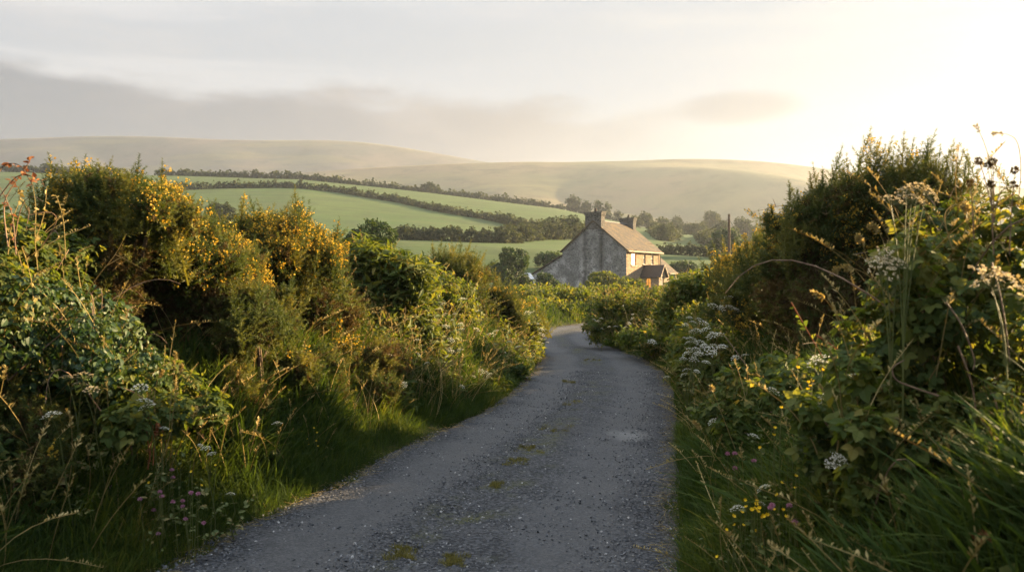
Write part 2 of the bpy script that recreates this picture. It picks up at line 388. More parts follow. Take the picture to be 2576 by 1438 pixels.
def ground_z(x, y):
    x = np.asarray(x, float); y = np.asarray(y, float)
    sl_ = xL(y)-x; sr_ = x-xR(y)
    slope = np.clip(1/np.sqrt(1+np.gradient(LE[:,1], LE[:,0])**2), .3, 1); k = np.interp(y, LE[:,0], slope)
    sl_ = sl_*k; sr_ = sr_*k
    hl = np.interp(y, [0, 12, 18, 30, 60], [1.0, 1.0, .8, .65, .4]); hr = np.interp(y, [0, 8, 12, 20, 34, 60], [.95, .95, .85, .6, .5, .35])
    base = far_z(x, y)
    def side(s, h):
        z = h*smooth(.12, 1.5, s)*(1-.0)+.05*smooth(.0, .2, s)
        return z+(base-z)*smooth(2.6, 6.5, s)
    out = np.where(sl_ > 0, side(sl_, hl), np.where(sr_ > 0, side(sr_, hr), -.03))
    far = smooth(46, 62, y); lane = (sl_ < .3) & (sr_ < .3)
    nearlane = smooth(4, 0, np.maximum(sl_, sr_))
    return out*(1-far)+far*(base-.12*nearlane)
def gz(x, y): return float(ground_z(x, y))

# ground sheet: fine near the camera, coarse to the horizon
nu = 210; uu = np.linspace(-1, 1, 2*nu+1); gx = 5.5*np.sinh(uu*math.log(2*2600/5.5))
nv = 330; vv = np.linspace(-.36, 1, nv); gy = 8+7.5*np.sinh(vv*math.log(2*2500/7.5))
X, Y = np.meshgrid(gx, gy); Z = ground_z(X, Y)
Z = Z+np.where(Y > 90, .25*np.sin(X*.05+1)*np.sin(Y*.043), 0)
def grid_obj(name, X, Y, Z, m, smooth_=True, extra=None):
    ny, nx = X.shape; v = np.stack([X.ravel(), Y.ravel(), Z.ravel()], 1)
    i = (np.arange(ny-1)[:, None]*nx+np.arange(nx-1)[None]).ravel()
    q = np.stack([i, i+1, i+nx+1, i+nx], 1)
    me = bpy.data.meshes.new(name); me.vertices.add(len(v)); me.vertices.foreach_set('co', v.astype(np.float32).ravel())
    me.loops.add(q.size); me.loops.foreach_set('vertex_index', q.ravel().astype(np.int32))
    me.polygons.add(len(q)); me.polygons.foreach_set('loop_start', (np.arange(len(q))*4).astype(np.int32))
    me.polygons.foreach_set('use_smooth', np.full(len(q), smooth_)); me.update(calc_edges=True)
    for k, a in (extra or {}).items():
        at = me.attributes.new(k, 'FLOAT', 'POINT'); at.data.foreach_set('value', a.ravel().astype(np.float32))
    me.materials.append(m); o = bpy.data.objects.new(name, me); C.objects.link(o); return o

m, g, out = mat('field_grass'); p_ = pos(g)
sp = g.n('ShaderNodeSeparateXYZ', i_0=p_)
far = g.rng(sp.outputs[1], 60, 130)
big = g.noise(p_, .012, 3); mid = g.noise(p_, .09, 5, .6); fine = g.noise(p_, 2.0, 6, .65)
st = g.n('ShaderNodeMapping', i_Vector=p_, i_Scale=(.02, .25, .0)); streak = g.noise(st.outputs[0], 1.0, 4, .6)
fieldc = g.mix(g.rng(big, .35, .65), (.050,.088,.026), (.070,.102,.032))
fieldc = g.mix(g.math('MULTIPLY', g.rng(g.noise(p_, .35, 6, .7), .5, .75), .4), fieldc, (.050,.066,.022))
fieldc = g.mix(g.math('MULTIPLY', g.rng(mid, .35, .7), .75), fieldc, (.046,.064,.024))
fieldc = g.mix(g.math('MULTIPLY', g.rng(streak, .4, .7), .4), fieldc, (.100,.112,.042))
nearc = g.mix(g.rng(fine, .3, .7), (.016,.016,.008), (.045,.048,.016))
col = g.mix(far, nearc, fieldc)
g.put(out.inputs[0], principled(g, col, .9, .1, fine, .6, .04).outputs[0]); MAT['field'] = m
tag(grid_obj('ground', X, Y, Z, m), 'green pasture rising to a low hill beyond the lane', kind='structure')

# far hills
def hill(name, label, cpx, cpy, cd, d0, zbase, m, seed, pw=1.25, back=1.35):
    cols = np.linspace(cpx[0], cpx[-1], 260); r = np.concatenate([np.linspace(0, 1, 70), np.linspace(1.02, back, 14)])
    PX, T = np.meshgrid(cols, r); yp = np.interp(cols, cpx, cpy)
    k = np.ones(9)/9; yp = np.convolve(np.pad(yp, 4, 'edge'), k, 'valid')
    zc = EYE+(280-yp)*cd/F
    Dm = d0+(cd-d0)*T; Xm = (PX-512)/F*Dm
    tt = np.clip(T, 0, 1); Zm = zbase+(zc[None]-zbase)*tt**pw
    Zm = np.where(T > 1, zc[None]-(T-1)*cd*.25, Zm)
    a = np.random.default_rng(seed)
    for j in range(7):
        fx, fy, ph = a.uniform(.004, .03), a.uniform(.003, .02), a.uniform(0, 6.3)
        Zm += a.uniform(2, 6.5)*np.sin(Xm*fx+Dm*fy+ph)*np.sin(tt*math.pi)*smooth(0, .3, tt)
    o = grid_obj(name, Xm, Dm, Zm, m); return tag(o, label, kind='structure')
def moor_mat(name, a, b, c):
    m, g, out = mat(name); p_ = pos(g)
    n1 = g.noise(p_, .006, 5, .6); n2 = g.noise(p_, .03, 6, .65)
    mp = g.n('ShaderNodeMapping', i_Vector=p_, i_Scale=(.004, .012, .02)); n3 = g.noise(mp.outputs[0], 1.0, 5, .6)
    col = g.mix(g.rng(n1, .35, .65), a, b); col = g.mix(g.math('MULTIPLY', g.rng(n2, .45, .7), .6), col, c); col = g.mix(g.math('MULTIPLY', g.rng(n3, .5, .62), .5), col, (.15,.135,.06))
    g.put(out.inputs[0], principled(g, col, .95, .05).outputs[0]); return m
HILL_PX = [-900,-200,200,300,340,416,485,530,556,572,596,620,650,700,740,780,815,860,950,1024,1300,2200]
HILL_PY = [215,200,180,173,169,165,161.8,162,160.4,160.8,163.4,161,158.8,158,159,162,166.5,174,181,188,205,225]
hill('hill', 'rounded moorland hill paling into haze behind the farmhouse', HILL_PX, HILL_PY, 1100, 470, 10, moor_mat('moor', (.085,.090,.048), (.15,.115,.068), (.028,.034,.020)), 3)
MT_PX = [-1200,-400,0,40,100,147,190,240,280,345,378,417,457,480,520,600,800,1100]
MT_PY = [170,150,139,137.5,135.5,135.5,138,140,140,139.5,143.5,149,157,161,167,178,200,215]
hill('mountain', 'long low mountain under the cloud at the far side of the valley', MT_PX, MT_PY, 1550, 900, 20, moor_mat('heath', (.060,.068,.058), (.105,.088,.074), (.020,.024,.024)), 5)

# lane: a sheet 4 mm and more above the ground, slightly cambered
ys = np.concatenate([np.linspace(-10, 36, 330), np.linspace(36.5, 58, 40)]); lat = np.linspace(-1, 1, 33)
Yr, Lr = np.meshgrid(ys, lat, indexing='ij')
ew = .05*np.sin(ys*3.1)+.035*np.sin(ys*7.7+1)+.02*np.sin(ys*17)
xl = xL(ys)-.04+ew; xr = xR(ys)+.04+.06*np.sin(ys*2.6+2)+.05*np.sin(ys*8.3)+.03*np.sin(ys*19)
Xr = xl[:, None]+(xr-xl)[:, None]*(Lr+1)/2
Zr = np.where(Yr < 46, 0.0, 0.0)+.035*(1-Lr**2)-.018*np.exp(-((np.abs(Lr)-.5)/.2)**2)+.008*np.sin(Xr*5+Yr*3)*np.sin(Yr*4.1)
fr = smooth(46, 62, Yr); Zr = Zr+fr*(far_z(Xr, Yr)+.02)
Zr[:, 0] -= .05; Zr[:, -1] -= .05
m, g, out = mat('lane_gravel'); p_ = pos(g)
la = g.n('ShaderNodeAttribute', attribute_name='lat').outputs['Fac']
al = g.math('ABSOLUTE', la)
n_lo = g.noise(p_, .9, 4, .6); n_md = g.noise(p_, 6, 5, .6); n_hi = g.noise(p_, 60, 4, .7)
vo = g.n('ShaderNodeTexVoronoi', i_Vector=p_, i_Scale=48.0, feature='F1'); vo2 = g.n('ShaderNodeTexVoronoi', i_Vector=p_, i_Scale=95.0, feature='F1')
trk = g.math('ADD', al, g.math('MULTIPLY', g.math('SUBTRACT', n_lo, .5), .35))
track = g.math('MULTIPLY', g.rng(trk, .16, .38), g.rng(trk, .84, .62))
grey = g.mix(g.rng(vo.outputs['Color'], .2, .9), (.013,.014,.0165), (.070,.072,.076))
grey = g.mix(g.rng(n_hi, .55, .75), grey, (.12,.12,.122))
fineg = g.mix(g.rng(vo2.outputs['Color'], .2, .9), (.050,.050,.051), (.086,.085,.083))
col = g.mix(g.math('MULTIPLY', track, .8), grey, fineg)
col = g.mix(g.math('MULTIPLY', g.rng(n_md, .45, .75), .35), col, (.026,.027,.029))
col = g.mix(g.math('MULTIPLY', g.rng(n_lo, .52, .72), .3), col, (.078,.075,.071))
mossm = g.math('MULTIPLY', g.rng(al, .30, .05), g.math('MULTIPLY', g.rng(g.noise(p_, 1.7, 5, .65), .46, .62), g.rng(n_md, .35, .6)))
col = g.mix(g.math('MULTIPLY', mossm, .75), col, (.060,.062,.016))
edge = g.math('MULTIPLY', g.rng(al, .84, 1.0), g.rng(n_md, .3, .6)); col = g.mix(g.math('MULTIPLY', edge, .8), col, (.07,.055,.03))
sx = g.n('ShaderNodeSeparateXYZ', i_0=p_); ex = g.math('DIVIDE', g.math('SUBTRACT', sx.outputs[0], 1.24), .30); ey = g.math('DIVIDE', g.math('SUBTRACT', sx.outputs[1], 8.5), .42)
dust = g.rng(g.math('ADD', g.math('ADD', g.math('MULTIPLY', ex, ex), g.math('MULTIPLY', ey, ey)), g.math('MULTIPLY', n_md, 1.2)), 1.5, .3)
col = g.mix(g.math('MULTIPLY', dust, .75), col, (.16,.158,.152))
hgt = g.math('ADD', g.math('MULTIPLY', vo.outputs['Distance'], g.math('SUBTRACT', 1.0, g.math('MULTIPLY', track, .7))), g.math('MULTIPLY', n_hi, .4))
g.put(out.inputs[0], principled(g, col, .8, .25, hgt, .9, .02).outputs[0])
tag(grid_obj('road', Xr, Yr, Zr, m, extra={'lat': Lr}), 'narrow grey gravel lane bending between the hedge banks', kind='structure')

# haze: one closed box of thin air
def haze_box():
    gg = Geo(); gg.box(-2700, 2700, -40, 2450, -3.5, HAZE_TOP); m = bpy.data.materials.new('haze'); m.use_nodes = True; m.node_tree.nodes.clear(); g = NT(m.node_tree)
    vol = g.n('ShaderNodeVolumePrincipled'); vol.inputs['Color'].default_value = (.37, .415, .485, 1); vol.inputs['Density'].default_value = HAZE; vol.inputs['Anisotropy'].default_value = HAZE_G
    g.put(g.n('ShaderNodeOutputMaterial').inputs['Volume'], vol.outputs[0]); m.cycles.homogeneous_volume = True
    o = gg.build('haze', m); tag(o, 'golden evening haze filling the valley', kind='stuff')
if HAZE > 0: haze_box()
# ---------------------------------------------------------------- farmhouse
def stone_mat(name, base1, base2, lime=.6, sc=1.0):
    m, g, out = mat(name); tc = g.n('ShaderNodeTexCoord').outputs['Object']
    mp = g.n('ShaderNodeMapping', i_Vector=tc, i_Scale=(2.6*sc, 2.6*sc, 5.2*sc))
    warp = g.noise(mp.outputs[0], .8, 3); va = g.n('ShaderNodeVectorMath', operation='ADD'); g.put(va.inputs[0], mp.outputs[0]); g.put(va.inputs[1], g.n('ShaderNodeCombineXYZ', i_0=warp, i_1=warp, i_2=warp).outputs[0])
    vo = g.n('ShaderNodeTexVoronoi', i_Vector=va.outputs[0], i_Scale=1.0); ve = g.n('ShaderNodeTexVoronoi', i_Vector=va.outputs[0], i_Scale=1.0, feature='DISTANCE_TO_EDGE')
    sep = g.n('ShaderNodeSeparateColor', i_0=vo.outputs['Color'])
    n1 = g.noise(tc, .7, 5, .65); n2 = g.noise(tc, 7, 5, .7)
    col = g.mix(sep.outputs[0], base1, base2)
    col = g.mix(g.rng(n2, .4, .75), col, tuple(c*1.35 for c in base2))
    col = g.mix(g.math('MULTIPLY', g.rng(ve.outputs['Distance'], .1, .0), .6), col, (.26,.25,.23))
    # surviving limewash in ragged patches, more of it low down
    zz = g.n('ShaderNodeSeparateXYZ', i_0=tc).outputs[2]
    wash = g.math('MULTIPLY', g.rng(g.math('ADD', n1, g.math('MULTIPLY', g.math('SUBTRACT', n2, .5), .55)), .50, .60), g.rng(zz, 5.5, 1.5, .25, 1.0))
    col = g.mix(g.math('MULTIPLY', wash, lime), col, (.62,.61,.60))
    # damp streaks running down from the chimney breast
    sepo = g.n('ShaderNodeSeparateXYZ', i_0=tc); yy = sepo.outputs[1]
    def streak(c, wd): return g.rng(g.math('ABSOLUTE', g.math('SUBTRACT', g.math('ADD', yy, g.math('MULTIPLY', g.math('SUBTRACT', n1, .5), 1.0)), c)), wd, 0.05)
    if lime > .3:
        stn = g.math('MULTIPLY', g.math('MAXIMUM', streak(3.45, .5), streak(5.95, .6)), g.rng(n2, .3, .6)); col = g.mix(g.math('MULTIPLY', stn, .75), col, (.035,.036,.034))
    col = g.mix(g.math('MULTIPLY', g.rng(n1, .44, .3), .35), col, (.075,.085,.06))
    hgt = g.math('ADD', g.rng(ve.outputs['Distance'], 0, .25), g.math('MULTIPLY', n2, .5))
    g.put(out.inputs[0], principled(g, col, .9, .15, hgt, 1.0, .05).outputs[0]); return m
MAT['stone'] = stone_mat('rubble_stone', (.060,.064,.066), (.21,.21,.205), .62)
MAT['stone_sunlit_tint'] = stone_mat('front_stone_sunlit_tint', (.17,.115,.07), (.32,.225,.135), .08)  # more orange than the gable: warm sunlight put into the stone colour
MAT['stone_chimney'] = stone_mat('chimney_stone', (.048,.044,.040), (.105,.096,.084), .1)
def slate_mat(name, a, b, moss):
    m, g, out = mat(name); tc = g.n('ShaderNodeTexCoord').outputs['UV']
    br = g.n('ShaderNodeTexBrick', offset=.5, i_Vector=tc, i_Scale=1.0, i_Color1=(*a, 1), i_Color2=(*b, 1), i_Mortar=(.03,.028,.025, 1))
    br.inputs['Mortar Size'].default_value = .02; br.inputs['Brick Width'].default_value = .38; br.inputs['Row Height'].default_value = .22
    n1 = g.noise(tc, 1.1, 6, .7); n2 = g.noise(tc, 9, 4, .7)
    col = g.mix(g.math('MULTIPLY', g.rng(n1, .46, .62), .8), br.outputs[0], moss); col = g.mix(g.math('MULTIPLY', g.rng(n2, .5, .72), .55), col, tuple(c*1.6 for c in b))
    g.put(out.inputs[0], principled(g, col, .75, .2, g.math('ADD', br.outputs['Fac'], n2), .6, .04).outputs[0]); return m
MAT['slate'] = slate_mat('old_slate', (.032,.025,.019), (.085,.062,.042), (.125,.084,.034))
MAT['tile'] = slate_mat('dark_slate', (.035,.026,.024), (.055,.040,.035), (.045,.034,.025))
MAT['paint'] = plain_mat('old_white_paint', (.62,.58,.50), (.74,.71,.64), 3, .6, .3, .1)
MAT['board'] = plain_mat('weathered_board', (.34,.30,.25), (.46,.42,.36), 5, .8, .2, .3)
MAT['trim'] = plain_mat('weathered_trim', (.26,.19,.13), (.38,.29,.20), 4, .7)
MAT['dark'] = plain_mat('dark_timber', (.03,.025,.02), (.06,.05,.04), 9, .6)
MAT['lead'] = plain_mat('lead', (.10,.10,.105), (.16,.16,.165), 5, .6)
MAT['pot'] = plain_mat('clay_pot', (.05,.035,.03), (.09,.06,.05), 5, .8)
m, g, out = mat('window_glass'); g.put(out.inputs[0], principled(g, (.02,.02,.022), .08, .6).outputs[0]); MAT['glass'] = m
m, g, out = mat('curtain'); g.put(out.inputs[0], principled(g, (.62,.55,.45), .9, .1).outputs[0]); MAT['curtain'] = m
def glow(name, col, s):
    m, g, out = mat(name); e = g.n('ShaderNodeEmission', i_0=(*col, 1), i_1=s); g.put(out.inputs[0], e.outputs[0]); return m
MAT['sun_glint_glow'] = glow('glowing_sun_glint_pane', (1.0, .50, .18), 1.1)  # pane emits light itself, in place of the low sun's reflection
MAT['lamp_pane'] = glow('lamplit_pane', (1.0, .40, .06), .12)

def slab(geo, a, b, c, d, th, uvw=None):
    """roof slab: quad a b c d (a-b eave, d-c ridge), thickness th downwards along its normal"""
    a, b, c, d = (np.asarray(q, float) for q in (a, b, c, d)); n = np.cross(b-a, d-a); n /= np.linalg.norm(n); n = n if n[2] > 0 else -n
    v = [a, b, c, d, a-n*th, b-n*th, c-n*th, d-n*th]
    geo.add(v, [(0,1,2,3),(7,6,5,4),(0,4,5,1),(1,5,6,2),(2,6,7,3),(3,7,4,0)])
def slope_uv(o, up_axis):
    me = o.data; uv = me.uv_layers.new(name='UVMap')
    for l in me.loops:
        c = me.vertices[l.vertex_index].co
        uv.data[l.index].uv = (c.x, c.y*1.25) if up_axis == 'y' else (c.y, c.x*1.25)
TH = R(35); HZ = .2
HO = np.array([14.3, 100.0, HZ]); HROT = R(90)-TH
L_, W_, HE, HR_ = 10.0, 9.36, 5.35, 9.05
house = thing('farmhouse', 'grey rubble stone farmhouse with two chimneys and one window made to glow like a sun glint', 'house', HO, HROT)
def at_house(x, y, z):
    c, s = math.cos(HROT), math.sin(HROT); return np.array([HO[0]+c*x-s*y, HO[1]+s*x+c*y, HO[2]+z])
# walls: front with window openings cut as reveals (wall pieces round the openings)
FW = [(2.05, 1.32, 3.36, 4.92), (5.15, .72, 3.55, 5.15), (7.55, .72, 3.55, 5.15), (2.05, .62, .55, 1.75)]   # centre x, width, z0, z1
gw = Geo()
xs = sorted({0.0, L_, *[c-w/2 for c, w, a, b in FW], *[c+w/2 for c, w, a, b in FW]}); zs = sorted({-.6, HE, *[a for c, w, a, b in FW], *[b for c, w, a, b in FW]})
for i in range(len(xs)-1):
    for j in range(len(zs)-1):
        xm, zm = (xs[i]+xs[i+1])/2, (zs[j]+zs[j+1])/2
        if not any(abs(xm-c) < w/2 and a < zm < b for c, w, a, b in FW):
            gw.add([(xs[i],0,zs[j]),(xs[i+1],0,zs[j]),(xs[i+1],0,zs[j+1]),(xs[i],0,zs[j+1])], [(0,1,2,3)], mi=1)
for c, w, a, b in FW:
    x0, x1 = c-w/2, c+w/2
    for q in ([(x0,0,a),(x0,.22,a),(x0,.22,b),(x0,0,b)], [(x1,0,b),(x1,.22,b),(x1,.22,a),(x1,0,a)], [(x0,0,b),(x0,.22,b),(x1,.22,b),(x1,0,b)], [(x0,0,a),(x1,0,a),(x1,.22,a),(x0,.22,a)]):
        gw.add(q, [(0,1,2,3)], mi=1)
for x, o_ in ((0, 1), (L_, 0)):
    pts = [(x,0,-.6),(x,0,HE),(x,W_/2,HR_-.12),(x,W_,HE),(x,W_,-.6)]; gw.add(pts, [(0,1,2,3,4) if o_ else (4,3,2,1,0)])
gw.add([(0,W_,-.6),(L_,W_,-.6),(L_,W_,HE),(0,W_,HE)], [(0,3,2,1)])
# chimney breast standing slightly proud of the gable
gw.box(-.10, .3, 3.55, 5.85, -.6, 8.3)
wall = gw.build('wall', [MAT['stone'], MAT['stone_sunlit_tint']], house)
def roof_pair(name, x0, x1, y0, y1, ze, zr, m, parent, over=.3, th=.14, side=(1, 1)):
    ym = (y0+y1)/2; k = (zr-ze)/(ym-y0); gr = Geo()
    if side[0]: slab(gr, (x0,y0-over,ze-over*k+.14), (x1,y0-over,ze-over*k+.14), (x1,ym,zr+.14), (x0,ym,zr+.14), th)
    if side[1]: slab(gr, (x0,y1+over,ze-over*k+.14), (x1,y1+over,ze-over*k+.14), (x1,ym,zr+.139), (x0,ym,zr+.139), th)
    o = gr.build(name, m, parent); slope_uv(o, 'y'); return o
roof = roof_pair('roof', -.22, L_+.22, 0, W_, HE, HR_, MAT['slate'], house, .32)
gg = Geo()
for x in np.arange(-.2, L_+.1, .45): gg.tube([(x, W_/2, HR_+.13), (x+.44, W_/2, HR_+.13)], [.12, .12], 6)
gg.build('ridge_tiles', MAT['lead'], roof)
def chimney(x0, x1, y0, y1, z0, z1):
    gc = Geo(); gc.box(x0, x1, y0, y1, z0, z1-.42); ch = gc.build('chimney', MAT['stone_chimney'], house)
    gc = Geo(); gc.box(x0-.07, x1+.07, y0-.09, y1+.09, z1-.42, z1-.14); gc.box(x0-.12, x1+.12, y0-.14, y1+.14, z1-.14, z1); gc.build('chimney_cap', MAT['stone_chimney'], ch)
    gc = Geo(); ym = (y0+y1)/2-.1; xm = (x0+x1)/2; gc.tube([(xm,ym,z1-.02),(xm,ym,z1+.3),(xm,ym,z1+.44),(xm,ym,z1+.46)], [.15,.13,.13,.17], 10, cap=True); gc.build('chimney_pot', MAT['pot'], ch, smooth=True)
chimney(-.13, .85, 3.5, 5.85, 8.0, 10.25); chimney(L_-.75, L_+.1, 3.65, 5.7, 8.2, 10.05)
gg = Geo(); gg.box(-.2, L_+.2, -.46, -.34, HE-.32, HE-.16); gg.box(-.2, L_+.2, -.34, -.02, HE-.30, HE-.26); gg.build('gutter', MAT['trim'], house)
gg = Geo(); gg.tube([(9.75,-.12,HE-.35),(9.75,-.12,-.4)], [.05,.05], 8); gg.build('drainpipe', MAT['dark'], house)
def window(c, w, a, b, parent, pane_m, bars=True, curtain=False, y=.16):
    x0, x1 = c-w/2, c+w/2; f = .07
    gf = Geo(); gf.box(x0, x0+f, y-.05, y+.03, a, b); gf.box(x1-f, x1, y-.05, y+.03, a, b); gf.box(x0+f, x1-f, y-.05, y+.03, a, a+f); gf.box(x0+f, x1-f, y-.05, y+.03, b-f, b); gf.box(x0+f, x1-f, y-.06, y+.02, (a+b)/2-.03, (a+b)/2+.03)
    if bars: gf.box(c-.015, c+.015, y-.03, y+.01, a+f, (a+b)/2-.03); gf.box(c-.015, c+.015, y-.03, y+.01, (a+b)/2+.03, b-f)
    wi = gf.build('window', MAT['paint' if curtain else 'dark'], parent)
    gp = Geo(); gp.add([(x0+f,y,a+f),(x1-f,y,a+f),(x1-f,y,b-f),(x0+f,y,b-f)], [(0,1,2,3)]); gp.build('pane', pane_m, wi)
    gs = Geo(); gs.box(x0-.1, x1+.1, -.10, y-.06, a-.12, a-.002); gs.build('sill', MAT['trim'], wi)
    if curtain:
        gq = Geo(); n = 16; X_ = np.linspace(x0+f, x1-f, n); v = []
        for i, x in enumerate(X_): v += [(x, y-.012+.004*math.sin(i*2), b-f), (x, y-.012+.004*math.sin(i*2), a+(b-a)*.55)]
        gq.add(v, [(2*i,2*i+1,2*i+3,2*i+2) for i in range(n-1)]); gq.build('curtain', MAT['curtain'], wi)
    return wi
tag(window(*FW[0], house, MAT['sun_glint_glow'], False), 'upstairs window with a glowing pane standing in for reflected low sun')
window(*FW[1], house, MAT['glass'], True, True); window(*FW[2], house, MAT['glass'], True, True)
window(*FW[3], house, MAT['glass'], True)
# lean-to behind the gable, its roof carrying on the slope down to the back
g2 = Geo(); y1, z1, y2, z2 = W_+.002, 4.75, 14.0, 2.35
g2.add([(.05,y1,-.6),(.05,y1,z1-.1),(.05,y2,z2-.1),(.05,y2,-.6)], [(0,1,2,3)]); g2.add([(.05,y2,-.6),(.05,y2,z2-.1),(6,y2,z2-.1),(6,y2,-.6)], [(0,1,2,3)]); g2.add([(6,y1,-.6),(6,y2,-.6),(6,y2,z2-.1),(6,y1,z1-.1)], [(0,1,2,3)])
lean = g2.build('lean_to', MAT['stone'], house); gr = Geo(); slab(gr, (-.1,y2+.2,z2-.1+.14), (6.1,y2+.2,z2-.1+.14), (6.1,y1,z1+.14), (-.1,y1,z1+.14), .14); o = gr.build('roof', MAT['tile'], lean); slope_uv(o, 'y')
# porch: gabled, ridge square to the front wall
px0, px1, py0, pze, pzr = 3.95, 6.0, -2.6, 2.05, 3.35; pm = (px0+px1)/2
g3 = Geo(); WY, WW, WZ0, WZ1 = -1.15, .62, .55, 1.72     # arched side window: opening in the side wall
n = 10; arch = [(WY+WW/2*math.cos(t), WZ1-.25+.25*math.sin(t)) for t in np.linspace(0, math.pi, n)]
ring = [(WY+WW/2, WZ0)]+arch+[(WY-WW/2, WZ0)]
outer = [(0,-.6),(0,pze),(WY+WW/2*.9,pze),(WY,pze),(WY-WW/2*.9,pze),(py0,pze),(py0,-.6)]
v = [(px0,y,z) for y, z in ring]+[(px0,y,z) for y, z in outer]; k = len(ring)
g3.add(v, [tuple([0,k+6,k+0][::-1]), (k-1,0,k+6)[::-1], tuple([0,k,k+1,1][::-1]), tuple([1,2,3,k+2,k+1]), tuple([3,4,5,6,k+3,k+2]), tuple([6,7,8,k+4,k+3]), tuple([8,9,10,k+5,k+4]), tuple([10,11,k+6,k+5])])
g3.add([(px1,0,-.6),(px1,py0,-.6),(px1,py0,pze),(px1,0,pze)], [(0,1,2,3)])
DX0, DX1, DZ = pm-.42, pm+.42, 1.98     # door opening in the gable end
g3.add([(px0,py0,-.6),(DX0,py0,-.6),(DX0,py0,DZ),(px0,py0,pze)], [(0,1,2,3)]); g3.add([(DX1,py0,-.6),(px1,py0,-.6),(px1,py0,pze),(DX1,py0,DZ)], [(0,1,2,3)])
g3.add([(px0,py0,pze),(DX0,py0,DZ),(DX1,py0,DZ),(px1,py0,pze),(pm,py0,pzr)], [(0,1,2,3,4)])
porch = g3.build('porch', MAT['stone_sunlit_tint'], house)
gr = Geo(); kx = (pzr-pze)/(pm-px0)
for sx, xe in ((-1, px0), (1, px1)):
    slab(gr, (xe+sx*.22,py0-.3,pze-.22*kx+.1), (xe+sx*.22,-.003,pze-.22*kx+.1), (pm,-.003,pzr+.1+(.001 if sx > 0 else 0)), (pm,py0-.3,pzr+.1+(.001 if sx > 0 else 0)), .1)
o = gr.build('porch_roof', MAT['tile'], porch); slope_uv(o, 'x')
gr = Geo()
for sx, xe in ((-1, px0), (1, px1)):
    a = np.array((xe+sx*.22, py0-.33, pze-.22*kx+.0)); b = np.array((pm, py0-.33, pzr+.02)); gr.add([a, b, b+(0,0,.16), a+(0,0,.16), a-(0,.04,0), b-(0,.04,0), b+(0,-.04,.16), a+(0,-.04,.16)], [(0,1,2,3),(7,6,5,4),(0,4,5,1),(1,5,6,2),(2,6,7,3),(3,7,4,0)])
gr.build('bargeboard', MAT['trim'], porch)
gp = Geo(); gp.add([(px0+.06,y,z) for y, z in ring], [tuple(range(len(ring)))]); o = tag(gp.build('window', MAT['lamp_pane'], porch), 'arched porch window glowing orange')
gf = Geo(); gf.box(px0+.02, px0+.05, WY-.02, WY+.02, WZ0, WZ1); gf.box(px0+.02, px0+.05, WY-WW/2, WY+WW/2, 1.14, 1.18); gf.build('window_frame', MAT['dark'], o)
gd = Geo(); gd.box(DX0, DX1, py0+.08, py0+.14, -.3, DZ); gd.build('door', MAT['dark'], porch)
# single-storey wing beyond the far end
g4 = Geo(); ax0, ax1, ay0, ay1, aze, azr = L_+.002, 16.0, .3, 5.6, 2.55, 4.75; am = (ay0+ay1)/2
g4.add([(ax0,ay0,-.6),(13.6,ay0,-.6),(13.6,ay0,aze),(ax0,ay0,aze)], [(0,1,2,3)])
g4.add([(13.6,ay0,-.6),(13.6,ay0+1.4,-.6),(13.6,ay0+1.4,aze),(13.6,ay0,aze)], [(0,1,2,3)]); g4.add([(13.6,ay0+1.4,-.6),(ax1,ay0+1.4,-.6),(ax1,ay0+1.4,aze),(13.6,ay0+1.4,aze)], [(0,1,2,3)])
g4.add([(ax1,ay0+1.4,-.6),(ax1,ay1,-.6),(ax1,ay1,aze),(ax1,am,azr),(ax1,ay0+1.4,aze)], [(0,1,2,3,4)]); g4.add([(ax0,ay1,-.6),(ax1,ay1,-.6),(ax1,ay1,aze),(ax0,ay1,aze)], [(3,2,1,0)])
wing = g4.build('side_wing', MAT['stone_sunlit_tint'], house); roof_pair('roof', L_+.25, ax1+.2, ay0, ay1, aze, azr, MAT['slate'], wing, .25)
gg = Geo(); gg.box(ax1-.1, ax1, ay0, ay0+.1, -.4, aze-.12); gg.build('veranda_post', MAT['board'], wing)
gg = Geo()
for i in range(7): gg.box(13.62+.2*i, 13.8+.2*i, ay0+1.34+(i%2)*.008, ay0+1.39, -.3, 2.1)
gg.build('door', MAT['board'], wing)
gg = Geo(); gg.box(13.4, ax1+.15, ay0-.28, ay0-.2, aze-.2, aze-.08); gg.build('gutter', MAT['trim'], wing)
# low shed with a tin roof beside the lean-to
sh = P(523, 288, 96); sh[2] = gz(sh[0], sh[1])
shed = thing('shed', 'low dark shed with pale tin roof beside the farmhouse lean-to', 'shed', sh, R(6))
g5 = Geo(); g5.box(-1.05, 1.15, 0, 3, -.5, 1.55); g5.build('wall', MAT['dark'], shed)
gr = Geo(); n = 40; X_ = np.linspace(-1.3, 1.35, n); v = []
for i, x in enumerate(X_): zc = .03*math.sin(i*1.6); v += [(x,-.35,1.62+zc),(x,3.3,2.35+zc)]
gr.add(v, [(2*i,2*i+2,2*i+3,2*i+1) for i in range(n-1)]); gr.box(-1.3, 1.35, -.36, -.3, 1.5, 1.585)
MAT['tin'] = plain_mat('tin_sheet', (.34,.35,.37), (.50,.51,.53), 1.5, .4, .5, .1); gr.build('roof', MAT['tin'], shed)

